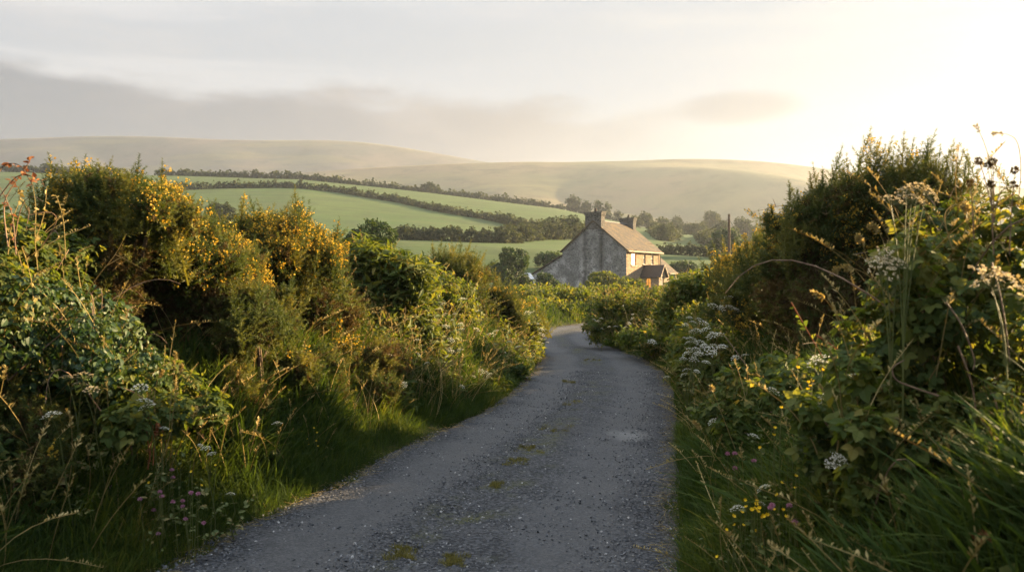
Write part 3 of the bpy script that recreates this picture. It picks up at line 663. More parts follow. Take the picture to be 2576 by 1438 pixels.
# pole and wires
pb = P(729, 300, 75); pb[2] = gz(pb[0], pb[1]); ptop = P(729, 213.5, 75)
pole = thing('telegraph_pole', 'tall dark wooden pole standing right of the farmhouse', 'pole', pb)
h = ptop[2]-pb[2]; gp = Geo(); gp.tube([(0,0,-.3),(0,0,h*.5),(0,0,h-.05),(0,0,h)], [.15,.13,.11,.08], 10); gp.build('shaft', MAT['bark'], pole, smooth=True)
gp = Geo(); gp.tube([(0,-.16,h-.45),(0,.16,h-.45)], [.03,.03], 6); gp.box(-.05, .05, -.19, -.13, h-.42, h-.3); gp.build('bracket', MAT['lead'], pole)
wire_m = plain_mat('wire', (.03,.03,.03), (.05,.05,.05), 5, .5)
def wire(a, b, sag, name, label, cat, r=.022):
    a, b = np.asarray(a), np.asarray(b); gw_ = Geo(); gw_.tube(bez(a, (a+b)/2-np.array((0,0,2*sag)), b, 24), np.full(24, r), 5); o = gw_.build(name, wire_m, None, a); o.location = a; tag(o, label, cat)
wire(pb+(0,0,h-.45), at_house(L_+.02, 2.4, 6.6), 1.0, 'overhead_wire', 'thin sagging wire strung from the pole to the farmhouse', 'wire')
gy_ = P(752, 262, 75); gy_[2] = gz(gy_[0], gy_[1]); wire(pb+(0,0,h-.5), P(765, 262, 72), .35, 'stay_wire', 'slanting stay wire running down from the pole to the hedge', 'wire')
# ---------------------------------------------------------------- trees, hedgerows and hedges of the middle distance
def tree(px, d, ytop, wpx, label, cat='tree', name='field_tree', hfrac=1.0, m='far_tree', trunk=True, group=None, leaf=None, nl=None, x=None, low=.25):
    x = (px-512)*d/F; zg = gz(x, d); H = EYE+(280-ytop)*d/F-zg; W = wpx*d/F
    t = thing(name, label, cat, (x, d, zg), 0, group)
    z0 = H*low if trunk else 0.0; lob = []; nl = nl or 16
    for i in range(nl):
        a = rng.uniform(0, 6.28); r = W*.34*math.sqrt(rng.random()); zz = rng.uniform(0, 1)
        wid = math.sin(math.pi*min(1, .25+.75*zz))**.6
        c = np.array([math.cos(a)*r*wid*1.1, math.sin(a)*r*wid*1.1, z0+(H-z0)*(.22+.62*zz)]); rad = W*rng.uniform(.13, .22)
        c[2] = min(c[2], H-rad*.95); c[2] = max(c[2], rad*.6); lob.append((c, (rad, rad, min(rad*.9, (H-z0)*.35))))
    s = leaf or max(.07, d*.0026); gl = Geo()
    p, n = shell(lob, .65/(s*s), .45, .85, .02); gl.inst(CLUMP, frames(n+rng.normal(size=n.shape)*.5, s*(.8+.6*rng.random(len(p)))), p)
    gl.build('crown', MAT[m], t)
    gt = Geo(); r0 = max(.09, W*.035)
    gt.tube(bez((0,0,-.3), (.02*W,0,H*.3), (0,.02*W,H*.6), 7), np.linspace(r0, r0*.4, 7), 7); limbs(gt, (0,0,H*.15), lob, r0*.7, 7); gt.build('trunk', MAT['bark'], t)
    return t
def solve_d(px, yp, d0=145, d1=419):
    best = None
    for d in np.linspace(d0, d1, 120):
        x = (px-512)*d/F; y = 280-(far_z(np.array(x), np.array(d))-EYE)*F/d; e = abs(float(y)-yp)
        if best is None or e < best[0]: best = (e, d)
    return best[1]
def hedgerow(pts, hpx, label, seed=0, m='far_tree', bumpy=.35, fixed_d=None, name='hedgerow'):
    """a run of hedge bushes across a field; pts are (px, row) of its foot"""
    path = []
    for px, yp in pts:
        d = fixed_d if fixed_d else solve_d(px, yp); x = (px-512)*d/F; path.append((x, d, gz(x, d)))
    path = np.array(path); seg = np.r_[0, np.cumsum(np.linalg.norm(np.diff(path, axis=0), axis=1))]; lob = []; dm = path[:,1].mean(); h = hpx*dm/F
    a = np.random.default_rng(seed); s = 0.0
    while s < seg[-1]:
        c = np.array([np.interp(s, seg, path[:, k]) for k in range(3)]); hh = h*(1+bumpy*a.normal()*.8); hh = max(hh, h*.45); rr = hh*a.uniform(.5, .75)
        c[2] += max(hh-rr, rr*.2); c[1] += a.normal()*h*.15; lob.append((c, (rr, rr*.85, rr))); s += rr*a.uniform(.45, .95)
        if hh > rr*1.5: lob.append((c-np.array([0,0,rr*.8]), rr*.9))
    b = path[len(path)//2]; t = thing(name, label, 'hedge', b)
    sz = max(.12, dm*.0030); gl = Geo()
    p, n = shell(lob, .75/(sz*sz), .5, .85); gl.inst(CLUMP, frames(n+rng.normal(size=n.shape)*.5, sz*(.8+.7*rng.random(len(p)))), p)
    gl.build('foliage', MAT[m], t, b); return t
hedgerow([(-40,174),(0,173),(60,171.5),(120,173.5)], 4.5, 'hedgerow along the hilltop above the brambles at the far left', 1, fixed_d=417)
hedgerow([(160,178),(200,177),(252,177.6),(300,179.4),(341,184)], 3.8, 'dark hedgerow crowning the green hill behind the gorse', 2, fixed_d=417)
hedgerow([(341,184),(381,191),(408,194),(457,200),(511,206),(562,212)], 3.6, 'hedgerow on the skyline running down from the lone tree', 3, fixed_d=417)
hedgerow([(150,191.5),(185,190),(219,188.5),(292,187.5),(341,192)], 4.2, 'level hedgerow dividing the upper pasture from the big field', 4)
hedgerow([(341,192),(398,202),(441,212),(487,219),(520,226),(548,231)], 4.6, 'long hedgerow slanting down the hill between two pastures', 5)
hedgerow([(404,239),(440,240),(480,242),(520,243)], 11, 'thick hedge at the foot of the big field, left half', 6, bumpy=.4)
hedgerow([(505,242),(540,240),(570,239),(606,238)], 14, 'tall thicket at the foot of the hill just left of the farmhouse', 7, bumpy=.4)
hedgerow([(212,216),(222,217),(232,219)], 10, 'small thicket in the big field seen between gorse bushes', 8)
hedgerow([(640,240),(665,240),(690,243),(712,246)], 7, 'hazy hedgerow behind the far chimney', 9, bumpy=.4)
hedgerow([(662,254),(690,256),(715,259),(745,262)], 9, 'hedgerow across the low field between farmhouse and pole', 10, bumpy=.3)
hedgerow([(735,246),(770,252),(810,258),(870,262)], 8, 'hedgerow beyond the pole running behind the gorse', 11, bumpy=.4)
tree(429, 414, 183, 16, 'lone round tree standing on the hilltop hedgerow', m='far_tree', low=.1)
tree(375, 414, 184, 6, 'tiny bush on the crest left of the lone tree', cat='bush', name='field_bush', trunk=False, nl=6)
for px, yt, wp, lb in ((573,196,17,'tallest tree of the grove above the farmhouse roof'), (585,198.5,14,'second tree of the grove above the near chimney'), (598,199,15,'tree of the grove directly over the near chimney'), (607,200,10,'slim tree at the right end of the grove'), (617,208,12,'low tree stepping down right of the grove')):
    tree(px, 425, yt, wp, lb, group='grove on the hill behind the farmhouse', low=.12)
for px, yt, wp, d, lb in ((646,212,15,345,'hazy round tree right of the far chimney'),(662,218,16,340,'hazy low tree between far chimney and valley'),(678,217,20,350,'hazy wide tree in the valley past the roof'),(712,210,30,360,'big pale rounded tree above the pole top'),(700,222,14,330,'small hazy tree left of the pole'),(752,226,26,300,'hazy tree behind the stay wire')):
    tree(px, d, yt, wp, lb, group='hazy valley trees', low=.1)
for px, d, yt, wp, lb in ((634,300,216,18,'hazy tree just clear of the roof verge'),(655,300,222,20,'dense hazy tree low over the roof slope'),(690,300,224,24,'broad hazy bush below the wide valley tree'),(725,285,222,26,'hazy tree rising directly behind the pole'),(742,300,217,24,'tall hazy tree right of the pole top'),(780,330,214,34,'wide hazy tree near the huge gorse')):
    tree(px, d, yt, wp, lb, group='hazy valley trees', low=.05)
tree(725, 140, 228, 40, 'round dark tree just behind the pole', m='tree', low=.05, nl=22)
tree(372, 52, 219, 74, 'broad green tree rising behind the left hedge', m='tree', low=.1, nl=26)
tree(343, 56, 226, 30, 'smaller green tree tucked left of the broad tree', m='tree', low=.1, nl=14)
tree(512, 92, 247, 50, 'rounded bush left of the farmhouse in the low field', cat='bush', name='round_bush', m='tree', trunk=False, nl=20)
tree(549, 118, 252, 34, 'darker bush tucked behind the lean-to roof', cat='bush', name='round_bush', m='tree', trunk=False)
tree(545, 88, 272, 25, 'low dark bush against the lean-to gable', cat='bush', name='round_bush', m='tree', trunk=False, nl=12)
tree(602, 84, 271.5, 40, 'dome-shaped bush in front of the gable wall', cat='bush', name='round_bush', m='hedge', trunk=False, nl=18)
tree(627, 78, 277, 34, 'bright green bush below the glowing upstairs window', cat='bush', name='round_bush', m='hedge', trunk=False, nl=14)
tree(684, 118, 260.5, 32, 'round bush right of the porch wing', cat='bush', name='round_bush', m='tree', trunk=False, nl=14)
tree(721, 62, 256, 36, 'dark bush between the pole foot and the gorse', cat='bush', name='round_bush', m='tree', trunk=False, nl=16)
tree(703, 66, 268, 26, 'low bush left of the pole foot', cat='bush', name='round_bush', m='tree', trunk=False, nl=12)
# ---------------------------------------------------------------- hedge banks beside the lane
UM = .39752/F       # metres per u per metre of distance
def hit(u, v, dmax=60.0):
    """distance along the sight line at which the ground is met"""
    d = np.concatenate([np.arange(1.2, 20, .05), np.arange(20, dmax, .3)]); x = (u*.39752-512)*d/F; z = EYE-(v*.39707-280)*d/F
    k = np.where(ground_z(x, d) > z)[0]; return float(d[k[0]]) if len(k) else 1e9
def lobes_q(spec, d, depth=.35, back=.45):
    """front lobes given as (u, v, ru[, dd]) plus a second row behind them, so that the bush has real depth"""
    lob = []
    for q in spec:
        u, v, ru = q[:3]; dd = min(d+(q[3] if len(q) > 3 else 0)+rng.normal()*depth*.5, hit(u, v)+.05)
        r = ru*UM*dd; lob.append((Q(u, v, dd), (r, r*1.15, r)))
        if back:
            d2 = dd+r*.9+back*rng.uniform(.6, 1.2); c = Q(u, v, dd); c[1] = d2; c[2] -= r*rng.uniform(.0, .5); c[0] += rng.normal()*r*.4; lob.append((c, (r*1.05, r*1.2, r)))
    return lob
def base_of(lob, d):
    c = np.mean([l[0] for l in lob], axis=0); return np.array([c[0], c[1], gz(c[0], c[1])])
def gorse(label, d, green, towers=(), dry=(), bloom=.25, bloom_at=None, depth=.35, dens=430, Ls=(.13, .27), back=.45, name='gorse_bush', spires=26, drop=24):
    vm = min(q[1] for q in green); green = [(q[0], q[1]+q[2]*.08+drop*math.exp(-(q[1]-vm)/130), q[2]*.82) for q in green]; lg = lobes_q(green, d, depth, back); ld = lobes_q(dry, d+.1, depth, back) if dry else []
    b = base_of(lg+ld, d); t = thing(name, label, 'gorse', b)
    gg = Geo(); gb = Geo(); gd = Geo()
    def shoots(p, n, L, geo, tpls, up=.65, jit=.42):
        k = len(p); dr = unit(n*.75+np.array([0,0,up])+rng.normal(size=(k,3))*jit); p0 = p-dr*(L*.55)[:, None]
        w = rng.integers(0, len(tpls), k); hue = .45+.5*np.sin(p[:,0]*4+p[:,2]*5)*np.sin(p[:,1]*4+1)
        tint = np.clip(hue*.6+rng.random(k)*.55-.05, 0, 1)
        for i, tp in enumerate(tpls):
            s = w == i; geo.inst(tp, frames(dr[s], L[s]), p0[s], tint[s])
        return p0, dr
    zmin = None
    p, n = shell(lg, dens, .5, .8, zmin); L = rng.uniform(*Ls, len(p)); p0, dr = shoots(p, n, L, gg, GORSE)
    # spires: tight leaders standing out of the crown, the named ones and many smaller
    tip = np.array([Q(u, v, d+rng.normal()*.15) for u, v in towers]).reshape(-1, 3); k = len(tip)
    tip = np.concatenate([tip]+[tip-np.stack([rng.normal(size=k)*.10, rng.normal(size=k)*.12, rng.uniform(.05, .24, k)], 1)*min(1.3, d/7.5) for _ in range(3)]); k = len(tip)
    ax = unit(np.stack([rng.normal(size=k)*.22, rng.normal(size=k)*.22, np.ones(k)], 1)); HL = rng.uniform(.42, .66, k)*min(1.5, max(.8, d/7.5))
    p, n = shell(lg, spires, .85, .85, zmin); q = n[:, 2] > -.45; p, n = p[q], n[q]; k2 = len(p); ax2 = unit(n*.6+np.array([0,0,.75])+rng.normal(size=(k2,3))*.22); HL2 = (.15+.38*rng.random(k2)**1.8)*min(1.5, max(.9, d/7.5))
    ax = np.concatenate([ax, ax2]); HL = np.concatenate([HL, HL2]); root = np.concatenate([tip-ax[:k]*HL[:k, None], p-ax2*(HL2*.35)[:, None]]); w = rng.integers(0, 3, len(ax))
    for i in range(3):
        s = w == i; gg.inst(SPIRES[i], frames(ax[s], np.stack([HL[s]*1.35, HL[s]*1.35, HL[s]], 1)), root[s], np.clip(rng.random(int(s.sum()))*.7+.25, 0, 1))
    for f_ in (.35, .6, .8): p0 = np.concatenate([p0, root+ax*(HL*f_)[:, None]]); dr = np.concatenate([dr, unit(ax+rng.normal(size=ax.shape)*.4)]); L = np.concatenate([L, HL*.14])
    # dead brown growth inside and below
    p, n = shell(lg, dens*.5, .25, .45, zmin); shoots(p, n, rng.uniform(.12, .25, len(p)), gd, [GORSE_THIN, GORSE[1]], .4, .7)
    if ld:
        p, n = shell(ld, dens*.8, .45, .75, zmin); gn = rng.random(len(p)) < .42; shoots(p[~gn], n[~gn], rng.uniform(.12, .28, int((~gn).sum())), gd, [GORSE_THIN, GORSE[1], GORSE[0]], .35, .6); shoots(p[gn], n[gn], rng.uniform(.12, .26, int(gn.sum())), gg, GORSE, .45, .5)
    gg.build('crown', MAT['gorse'], t, b); gd.build('dead_growth', MAT['gorse_dry'], t, b)
    if bloom > 0:
        c = np.sin(p0[:,0]*5.1+1.3)*np.sin(p0[:,1]*4.3)+np.sin(p0[:,2]*6.0+p0[:,0]*3.0)*.7+rng.normal(size=len(p0))*.35
        wgt = c
        if bloom_at:
            uu_ = (p0[:,0]/p0[:,1]*F+512)/.39752; vv_ = (280-(p0[:,2]-EYE)*F/p0[:,1])/.39707; near = np.zeros(len(p0))
            for (bu, bv, br) in bloom_at: near = np.maximum(near, np.exp(-((uu_-bu)**2+(vv_-bv)**2)/(br*br)))
            wgt = c*.9+near*1.1-.3+rng.normal(size=len(p0))*.3
        th = np.quantile(wgt, 1-bloom); s = np.where(wgt > th)[0]
        rep = rng.integers(6, 14, len(s)); idx = np.repeat(s, rep); k = len(idx)
        tt = rng.uniform(.55, 1.02, k); off = unit(rng.normal(size=(k,3))); pos_ = p0[idx]+dr[idx]*(L[idx]*tt)[:, None]+off*.02
        gb.inst(BLOOM, frames(off+dr[idx]*.8, rng.uniform(.011, .022, k)*min(1.5, max(1, d/7.5))), pos_); gb.build('blossoms', MAT['gorse_bloom'], t, b)
    gs = Geo(); allb = lg+ld; limbs(gs, b, allb, .05, min(12, len(allb)), 6); gs.build('stems', MAT['bark'], t, b)
    return t
def shrub(label, d, spec, kind='hedge', size=.05, dens=900, cat='hedge', name='hedge_shrub', tpl='sprig', depth=.4, back=.5, canes=0, extra=None, mixgrass=0, up=.5):
    lob = lobes_q(spec, d, depth, back); b = base_of(lob, d); t = thing(name, label, cat, b); gl = Geo(); zmin = None
    if tpl == 'sprig':
        sprigs(gl, lob, dens*.13, size*3.6, SPRIG, .5, up, .55, zmin); leaves(gl, lob, dens*.55, size, LEAF, .55, zmin=zmin)
    elif tpl == 'long':
        sprigs(gl, lob, dens*.16, size*4.0, SPRIG_LONG, .5, up+.3, .5, zmin); leaves(gl, lob, dens*.4, size, LEAF, .5, zmin=zmin)
    elif tpl == 'tri':
        p, n = shell(lob, dens*.42, .5, zmin=zmin); k = len(p); gl.inst(TRIFOIL, frames2(n*.6+np.array([0,0,.6])+rng.normal(size=(k,3))*.4, n*.9+rng.normal(size=(k,3))*.7-np.array([0,0,.45]), size*2.1*(.6+.7*rng.random(k))), p)
        leaves(gl, lob, dens*.35, size, LEAF_FINE, .4, zmin=zmin)
    elif tpl == 'fine':
        p, n = shell(lob, dens*.6, .55, zmin=zmin); k = len(p); gl.inst(LEAF_FINE, frames2(n*.8+np.array([0,0,.3])+rng.normal(size=(k,3))*.6, rng.normal(size=(k,3))*.7-np.array([0,0,1.0]), size*(.45+1.1*rng.random(k)**1.5)), p)
    gl.build('foliage', MAT[kind], t, b)
    gs = Geo(); limbs(gs, b, lob, .015, min(6, len(lob)), 5)
    for i in range(canes):
        c = lob[rng.integers(len(lob))][0]; o = np.clip(np.array([rng.normal()*.2, rng.normal()*.2, rng.uniform(.1, .32)]), -.3, .32); e = c+o+np.clip(np.array([rng.normal()*.2, rng.normal()*.2, rng.uniform(-.4, .05)]), -.35, .35)
        gs.tube(bez(c-np.array([0,0,.25]), c+o*1.3, e, 9), np.linspace(.0045, .0015, 9), 4)
    gs.build('stems', MAT['twig'], t, b)
    if mixgrass:
        g2 = Geo(); p, n = shell(lob, mixgrass, .8, zmin=zmin); k = len(p); add_stalks(g2, p, n); g2.build('dry_stalks', MAT['dry'], t, b)
    return t
# seeding grass stalk: bent stem with a feathery head
def stalk_tpl(seed, lean=.35, headlen=.22, n=16):
    r = random.Random(seed); v = []; f = []; pts = [np.array([0, lean*t*t, t*(1-.2*lean*t)]) for t in np.linspace(0, 1, 7)]
    tv, tf = tube(np.array(pts), np.linspace(.006, .003, 7), 3, False); v = list(tv); f = list(tf)
    for i in range(n):
        t = 1-headlen+headlen*i/(n-1); c = np.array([0, lean*t*t, t*(1-.2*lean*t)]); a = r.uniform(0, 6.28); out_ = np.array([math.cos(a), math.sin(a)*.8, .9])*.038*(1.15-.7*i/n)*r.uniform(.7,1.3); s = np.array([-math.sin(a), math.cos(a), 0])*.009
        k = len(v); v += [c, c+out_*.5+s, c+out_, c+out_*.5-s]; f.append((k,k+1,k+2,k+3))
    return np.array(v, float), f
STALKS = [stalk_tpl(1,.2), stalk_tpl(2,.5,.2), stalk_tpl(3,.9,.24), stalk_tpl(4,.35,.16,20)]
def add_stalks(geo, p, n, h=(.25, .6)):
    k = len(p); w = rng.integers(0, 4, k); dr = unit(n*.35+np.array([0,0,1.0])+rng.normal(size=(k,3))*.22); L = rng.uniform(*h, k)
    for i in range(4):
        s = w == i; geo.inst(STALKS[i], frames(dr[s], L[s]), p[s]-dr[s]*(L[s]*.45)[:, None])

# ---- left bank
gorse('tall gorse with yellow tips rising highest above the left bank', 6.2,
      [(180,478,52),(245,452,60),(325,462,56),(388,505,48),(300,525,78),(215,545,72),(150,560,48),(365,565,52),(300,592,58)],
      [(118,428),(145,410),(187,400),(215,392),(350,390),(338,415),(325,430),(405,447),(275,425),(415,500),(240,420),(300,428)],
      [(300,650,68),(225,670,68),(352,690,60),(280,735,80),(200,740,60)], .44, [(230,440,60),(310,500,70),(390,520,50),(270,570,45),(130,470,35),(370,450,50)])
gorse('sprawling gorse with a glowing cluster of yellow bloom on its roadward flank', 7.0,
      [(470,562,52),(520,592,58),(440,602,56),(560,642,60),(480,652,68),(590,692,42),(530,702,58)],
      [(447,520),(497,510),(520,522),(418,545),(462,500),(545,560)],
      [(420,690,68),(480,742,76),(560,765,66),(400,770,76),(450,838,78),(540,852,66),(380,865,76),(470,920,70),(560,930,60)], .46, [(585,660,60),(560,620,50),(520,570,50),(600,700,40),(470,560,40)])
gorse('gorse with one tall green leader standing over the green field', 8.4,
      [(600,566,42),(650,566,54),(720,574,56),(770,598,56),(820,636,44),(700,625,68),(630,625,56),(760,655,62)],
      [(612,502),(742,468),(735,495),(722,515),(690,512),(660,525),(570,545),(800,582),(832,594),(765,540),(640,535)],
      [(720,710,68),(660,712,58),(800,705,48),(740,780,76),(680,810,68),(790,780,58),(720,860,60)], .42, [(720,600,60),(770,620,50),(820,640,45),(660,580,45),(800,680,40)])
gorse('low dark gorse seedling with bluish shoots under the yellow bushes', 6.6, [(640,722,36),(622,762,50),(592,832,58),(565,905,55),(645,802,46),(600,960,52)], [(655,690),(670,720)], [(560,980,60),(630,1010,50)], 0)
gorse('dark gorse at the very corner of the left bank', 4.75, [(15,1000,80),(70,1070,80),(10,1140,95),(95,1170,62),(0,1230,80),(70,1240,60)], [(90,985),(120,1080)], [(40,1290,70)], .03)
gorse('low spreading gorse with small yellow buds above the verge grass', 7.3, [(700,930,60),(640,960,58),(760,900,52),(690,1010,56),(610,1040,50),(745,985,46)], [], [(680,1060,55),(620,1090,45)], .07)
gorse('half-dead gorse sweeping low over the grass at the middle of the left bank', 8.6, [(870,880,55),(920,920,55),(960,965,48),(850,950,55),(910,1000,45)], [], [(880,1000,55),(940,1020,45),(830,1000,50),(960,900,45)], .05, Ls=(.13,.25))
gorse('dark flat-topped gorse farther along the left bank', 14.3, [(1108,645,28),(1150,645,30),(1190,655,26),(1130,674,34),(1180,690,29),(1088,660,24)], [(1105,618),(1130,616),(1150,614),(1172,622),(1200,634)], [(1180,710,28),(1140,715,33),(1215,690,15)], .04, dens=330, Ls=(.14,.3))
gorse('brownish gorse next to the end of the left bank', 16.0, [(1200,730,33),(1240,728,33),(1280,748,30),(1222,775,38),(1272,795,34),(1300,795,23)], [(1255,695),(1285,708),(1302,718),(1215,700)], [(1240,820,36),(1290,835,30)], .06, dens=330, Ls=(.14,.3))
shrub('bramble thicket with bleached stems under the tall gorse', 5.3, [(-60,600,85),(35,600,60),(110,640,55),(50,690,85),(-50,740,105),(150,710,60)], 'bramble', .036, 1900, 'bramble', 'bramble_bush', 'tri', depth=.6, canes=26, mixgrass=12)
shrub('ivy curtain with pale shining leaves hanging down the left bank', 5.0, [(60,760,80),(150,790,78),(225,840,66),(20,850,85),(110,880,80),(190,920,72),(255,930,58),(-60,900,80),(60,950,70)], 'ivy', .036, 2300, 'ivy', 'ivy', 'fine', depth=.6, back=.3, canes=14, mixgrass=10)
shrub('leafy bramble below the ivy at the foot of the left bank', 5.1, [(300,960,56),(360,1000,55),(260,1020,56),(190,1030,60),(320,1060,52),(420,1040,50),(130,1060,55)], 'bramble', .04, 1300, 'bramble', 'bramble_bush', 'tri', canes=6, mixgrass=10)
shrub('sunlit yellow-green hedge shrub right after the last tall gorse', 10.4, [(880,668,46),(930,674,50),(990,690,46),(1040,706,40),(880,745,58),(950,755,58),(1020,785,52),(900,825,58),(985,855,56),(1055,865,48)], 'hedge', .058, 1000, tpl='long', canes=12, mixgrass=14)
shrub('tawny hedge shrub full of dry grass in the middle of the left bank', 12.6, [(1075,715,38),(1120,738,42),(1090,785,48),(1150,805,42),(1100,865,48),(1160,875,42),(1045,800,40)], 'hedge', .05, 1000, tpl='sprig', canes=18, mixgrass=22)
shrub('green leafy hedge shrub in deep shade under the sunlit hedge', 9.6, [(900,830,50),(960,870,48),(1020,920,46),(860,800,45)], 'bramble', .055, 900, tpl='fine')
shrub('golden hedge foliage at the foot of the left bank by the first bend', 11.0, [(1020,960,46),(1080,950,46),(1130,940,40),(1060,1000,40),(1000,1010,38),(1110,990,34)], 'hedge', .045, 1100, tpl='long', mixgrass=18)
shrub('rounded hedge shrub with white umbels at the end of the left bank', 17.0, [(1240,860,42),(1300,860,38),(1328,830,26),(1335,885,24),(1290,905,36),(1222,915,42),(1180,890,38)], 'hedge', .06, 800, tpl='long', mixgrass=25)
shrub('grey-green hedge shrub bulging over the left lane edge', 15.2, [(1250,940,34),(1290,950,30),(1200,960,34),(1240,985,28)], 'bramble', .05, 900, tpl='long', mixgrass=10)
# ---- right bank
gorse('huge dark gorse towering over the right bank against the sky', 7.0,
      [(2200,425,56),(2260,395,50),(2325,402,52),(2125,440,46),(2062,482,44),(2378,440,42),(2150,515,80),(2250,495,82),(2335,505,74),(2040,566,58),(2112,615,78),(2220,605,88),(2325,605,78),(2002,520,30),(2022,645,58),(2395,500,32),(2400,570,44)],
      [(2190,326),(2215,350),(2275,330),(2245,345),(2300,345),(2355,327),(2335,345),(2045,412),(2070,425),(1985,458),(2005,478),(2130,388),(2108,402),(2415,362),(2436,392),(2425,440),(2392,372),(2165,375),(2320,360)],
      [(2150,725,88),(2260,725,88),(2060,745,68),(2350,705,78),(2140,825,88),(2240,835,88),(2050,830,60)], .18, [(2000,560,60),(2110,560,60),(2060,640,60),(2180,480,50)], dens=330, drop=70, spires=16)
gorse('bushy gorse with pointed shoots stepping down from the huge gorse', 9.0,
      [(1940,588,40),(1990,625,52),(1902,618,34),(1950,685,58),(2030,685,58),(1900,695,42),(1980,765,68),(1922,795,52),(2050,795,58),(1882,765,38),(1990,855,66),(2062,865,58)],
      [(1945,537),(1912,562),(1892,577),(1985,562),(1965,575),(1882,612),(1925,560),(2010,570)], [(1960,930,60),(2040,930,60)], .30, [(1900,700,50),(1950,640,40),(1980,800,60),(1920,760,50)], dens=330, drop=45, spires=18)
gorse('small gorse topped with bright yellow bloom beyond the big right bushes', 11.2, [(1850,645,30),(1880,668,36),(1832,702,30),(1870,728,36),(1850,785,36),(1900,805,40)], [(1848,615),(1868,622),(1880,640)], [(1860,840,36),(1900,860,40)], .5, [(1850,640,40),(1840,690,40),(1870,760,40)], dens=360)
shrub('pale hedge shrub between the yellow gorse and the umbels on the right bank', 14.0, [(1722,736,32),(1770,724,34),(1806,724,32),(1740,785,38),(1800,795,42),(1692,775,32),(1702,835,32),(1828,745,28)], 'hedge', .055, 800, tpl='sprig', mixgrass=20)
shrub('grassy hedge bank on the inside of the right-hand bend', 19.0, [(1520,768,21),(1560,762,23),(1610,766,23),(1660,766,23),(1540,807,25),(1600,817,27),(1650,827,25),(1690,807,23),(1500,817,17),(1580,852,21),(1640,862,21),(1502,844,15),(1700,854,23)], 'hedge', .05, 800, tpl='sprig', mixgrass=45, up=.2)
shrub('dark undergrowth bush at the road edge below the grassy bend', 16.0, [(1640,860,24),(1690,880,24),(1720,850,26),(1600,850,20),(1670,840,24)], 'bramble', .055, 800, tpl='sprig', mixgrass=12)
shrub('tangled hedge herbs under the umbel cluster on the right bank', 9.3, [(1760,870,42),(1810,900,44),(1740,930,38),(1790,960,44),(1840,960,44),(1760,1000,36),(1900,930,50)], 'hedge', .04, 1000, tpl='long', mixgrass=14)
shrub('dim leafy bramble between gorse and near thicket', 5.3, [(1960,1000,60),(2030,960,60),(1900,1040,55),(1980,1080,60),(1850,1080,50),(2060,1060,60)], 'bramble', .04, 1100, 'bramble', 'bramble_bush', 'tri', canes=8, mixgrass=10)
shrub('sunlit bramble crest glowing against the sky at the right', 3.5, [(2340,575,62),(2440,570,70),(2540,570,80),(2280,650,62),(2390,665,88),(2510,690,100),(2620,640,90),(2250,735,64)], 'hedge', .036, 1400, 'bramble', 'bramble_bush', 'tri', depth=.25, back=0, canes=7, mixgrass=40)
shrub('thick bramble filling the middle of the right bank', 3.25, [(2340,785,92),(2460,825,104),(2580,850,108),(2182,835,62),(2280,885,86),(2400,935,104),(2520,985,104),(2142,930,56),(2220,1000,76)], 'bramble', .036, 1400, 'bramble', 'bramble_bush', 'tri', depth=.25, back=0, canes=5, mixgrass=22)
shrub('shaded bramble low on the right bank behind the long grass', 3.0, [(2330,1050,84),(2450,1100,96),(2560,1130,98),(2172,1085,58),(2280,1165,76),(2400,1230,84),(2520,1260,90),(2180,1200,60)], 'bramble', .036, 1900, 'bramble', 'bramble_bush', 'tri', depth=.2, back=.4, canes=3, mixgrass=14)
shrub('shoulder-high hedge herbs filling the right bank behind the umbel cluster', 12.0, [(1790,805,36),(1830,825,40),(1752,845,32),(1800,865,36),(1770,800,30),(1850,800,34)], 'hedge', .045, 900, tpl='sprig', mixgrass=16)
shrub('dusky hedge shrub between the stepped gorse and the umbel cluster', 10.3, [(1855,850,38),(1895,875,42),(1870,900,40),(1830,880,30)], 'bramble', .045, 900, tpl='sprig', mixgrass=10)
# ---- far lane side
shrub('far hedge across the bend where the lane turns out of sight', 37, [(1322,749,22),(1352,756,20),(1380,752,20),(1412,752,22),(1446,756,20),(1480,756,18),(1360,774,18),(1400,778,18),(1440,782,18),(1480,778,16),(1340,776,16)], 'hedge', .11, 230, tpl='sprig', depth=1.0, back=1.0, mixgrass=6)
shrub('bushy hedge in front of the farmhouse gable', 52, [(1310,742,16),(1345,736,16),(1380,736,15),(1420,739,16),(1460,736,15),(1500,738,16),(1400,754,16),(1450,756,16),(1500,759,15)], 'hedge', .14, 130, tpl='sprig', depth=1.5, back=1.5, mixgrass=4)
shrub('hedge below the porch along the right side of the lane', 34, [(1530,748,18),(1570,740,20),(1610,744,18),(1650,746,18),(1690,742,18),(1550,762,18),(1600,762,18),(1650,764,16),(1725,736,18),(1760,736,18)], 'hedge', .11, 230, tpl='sprig', depth=1.2, back=1.0, mixgrass=6)
shrub('dark hedge row beyond the right bank by the wing', 48, [(1720,729,16),(1760,726,18),(1800,714,20),(1690,732,14)], 'tree', .13, 150, tpl='sprig', depth=1.0, back=1.5)
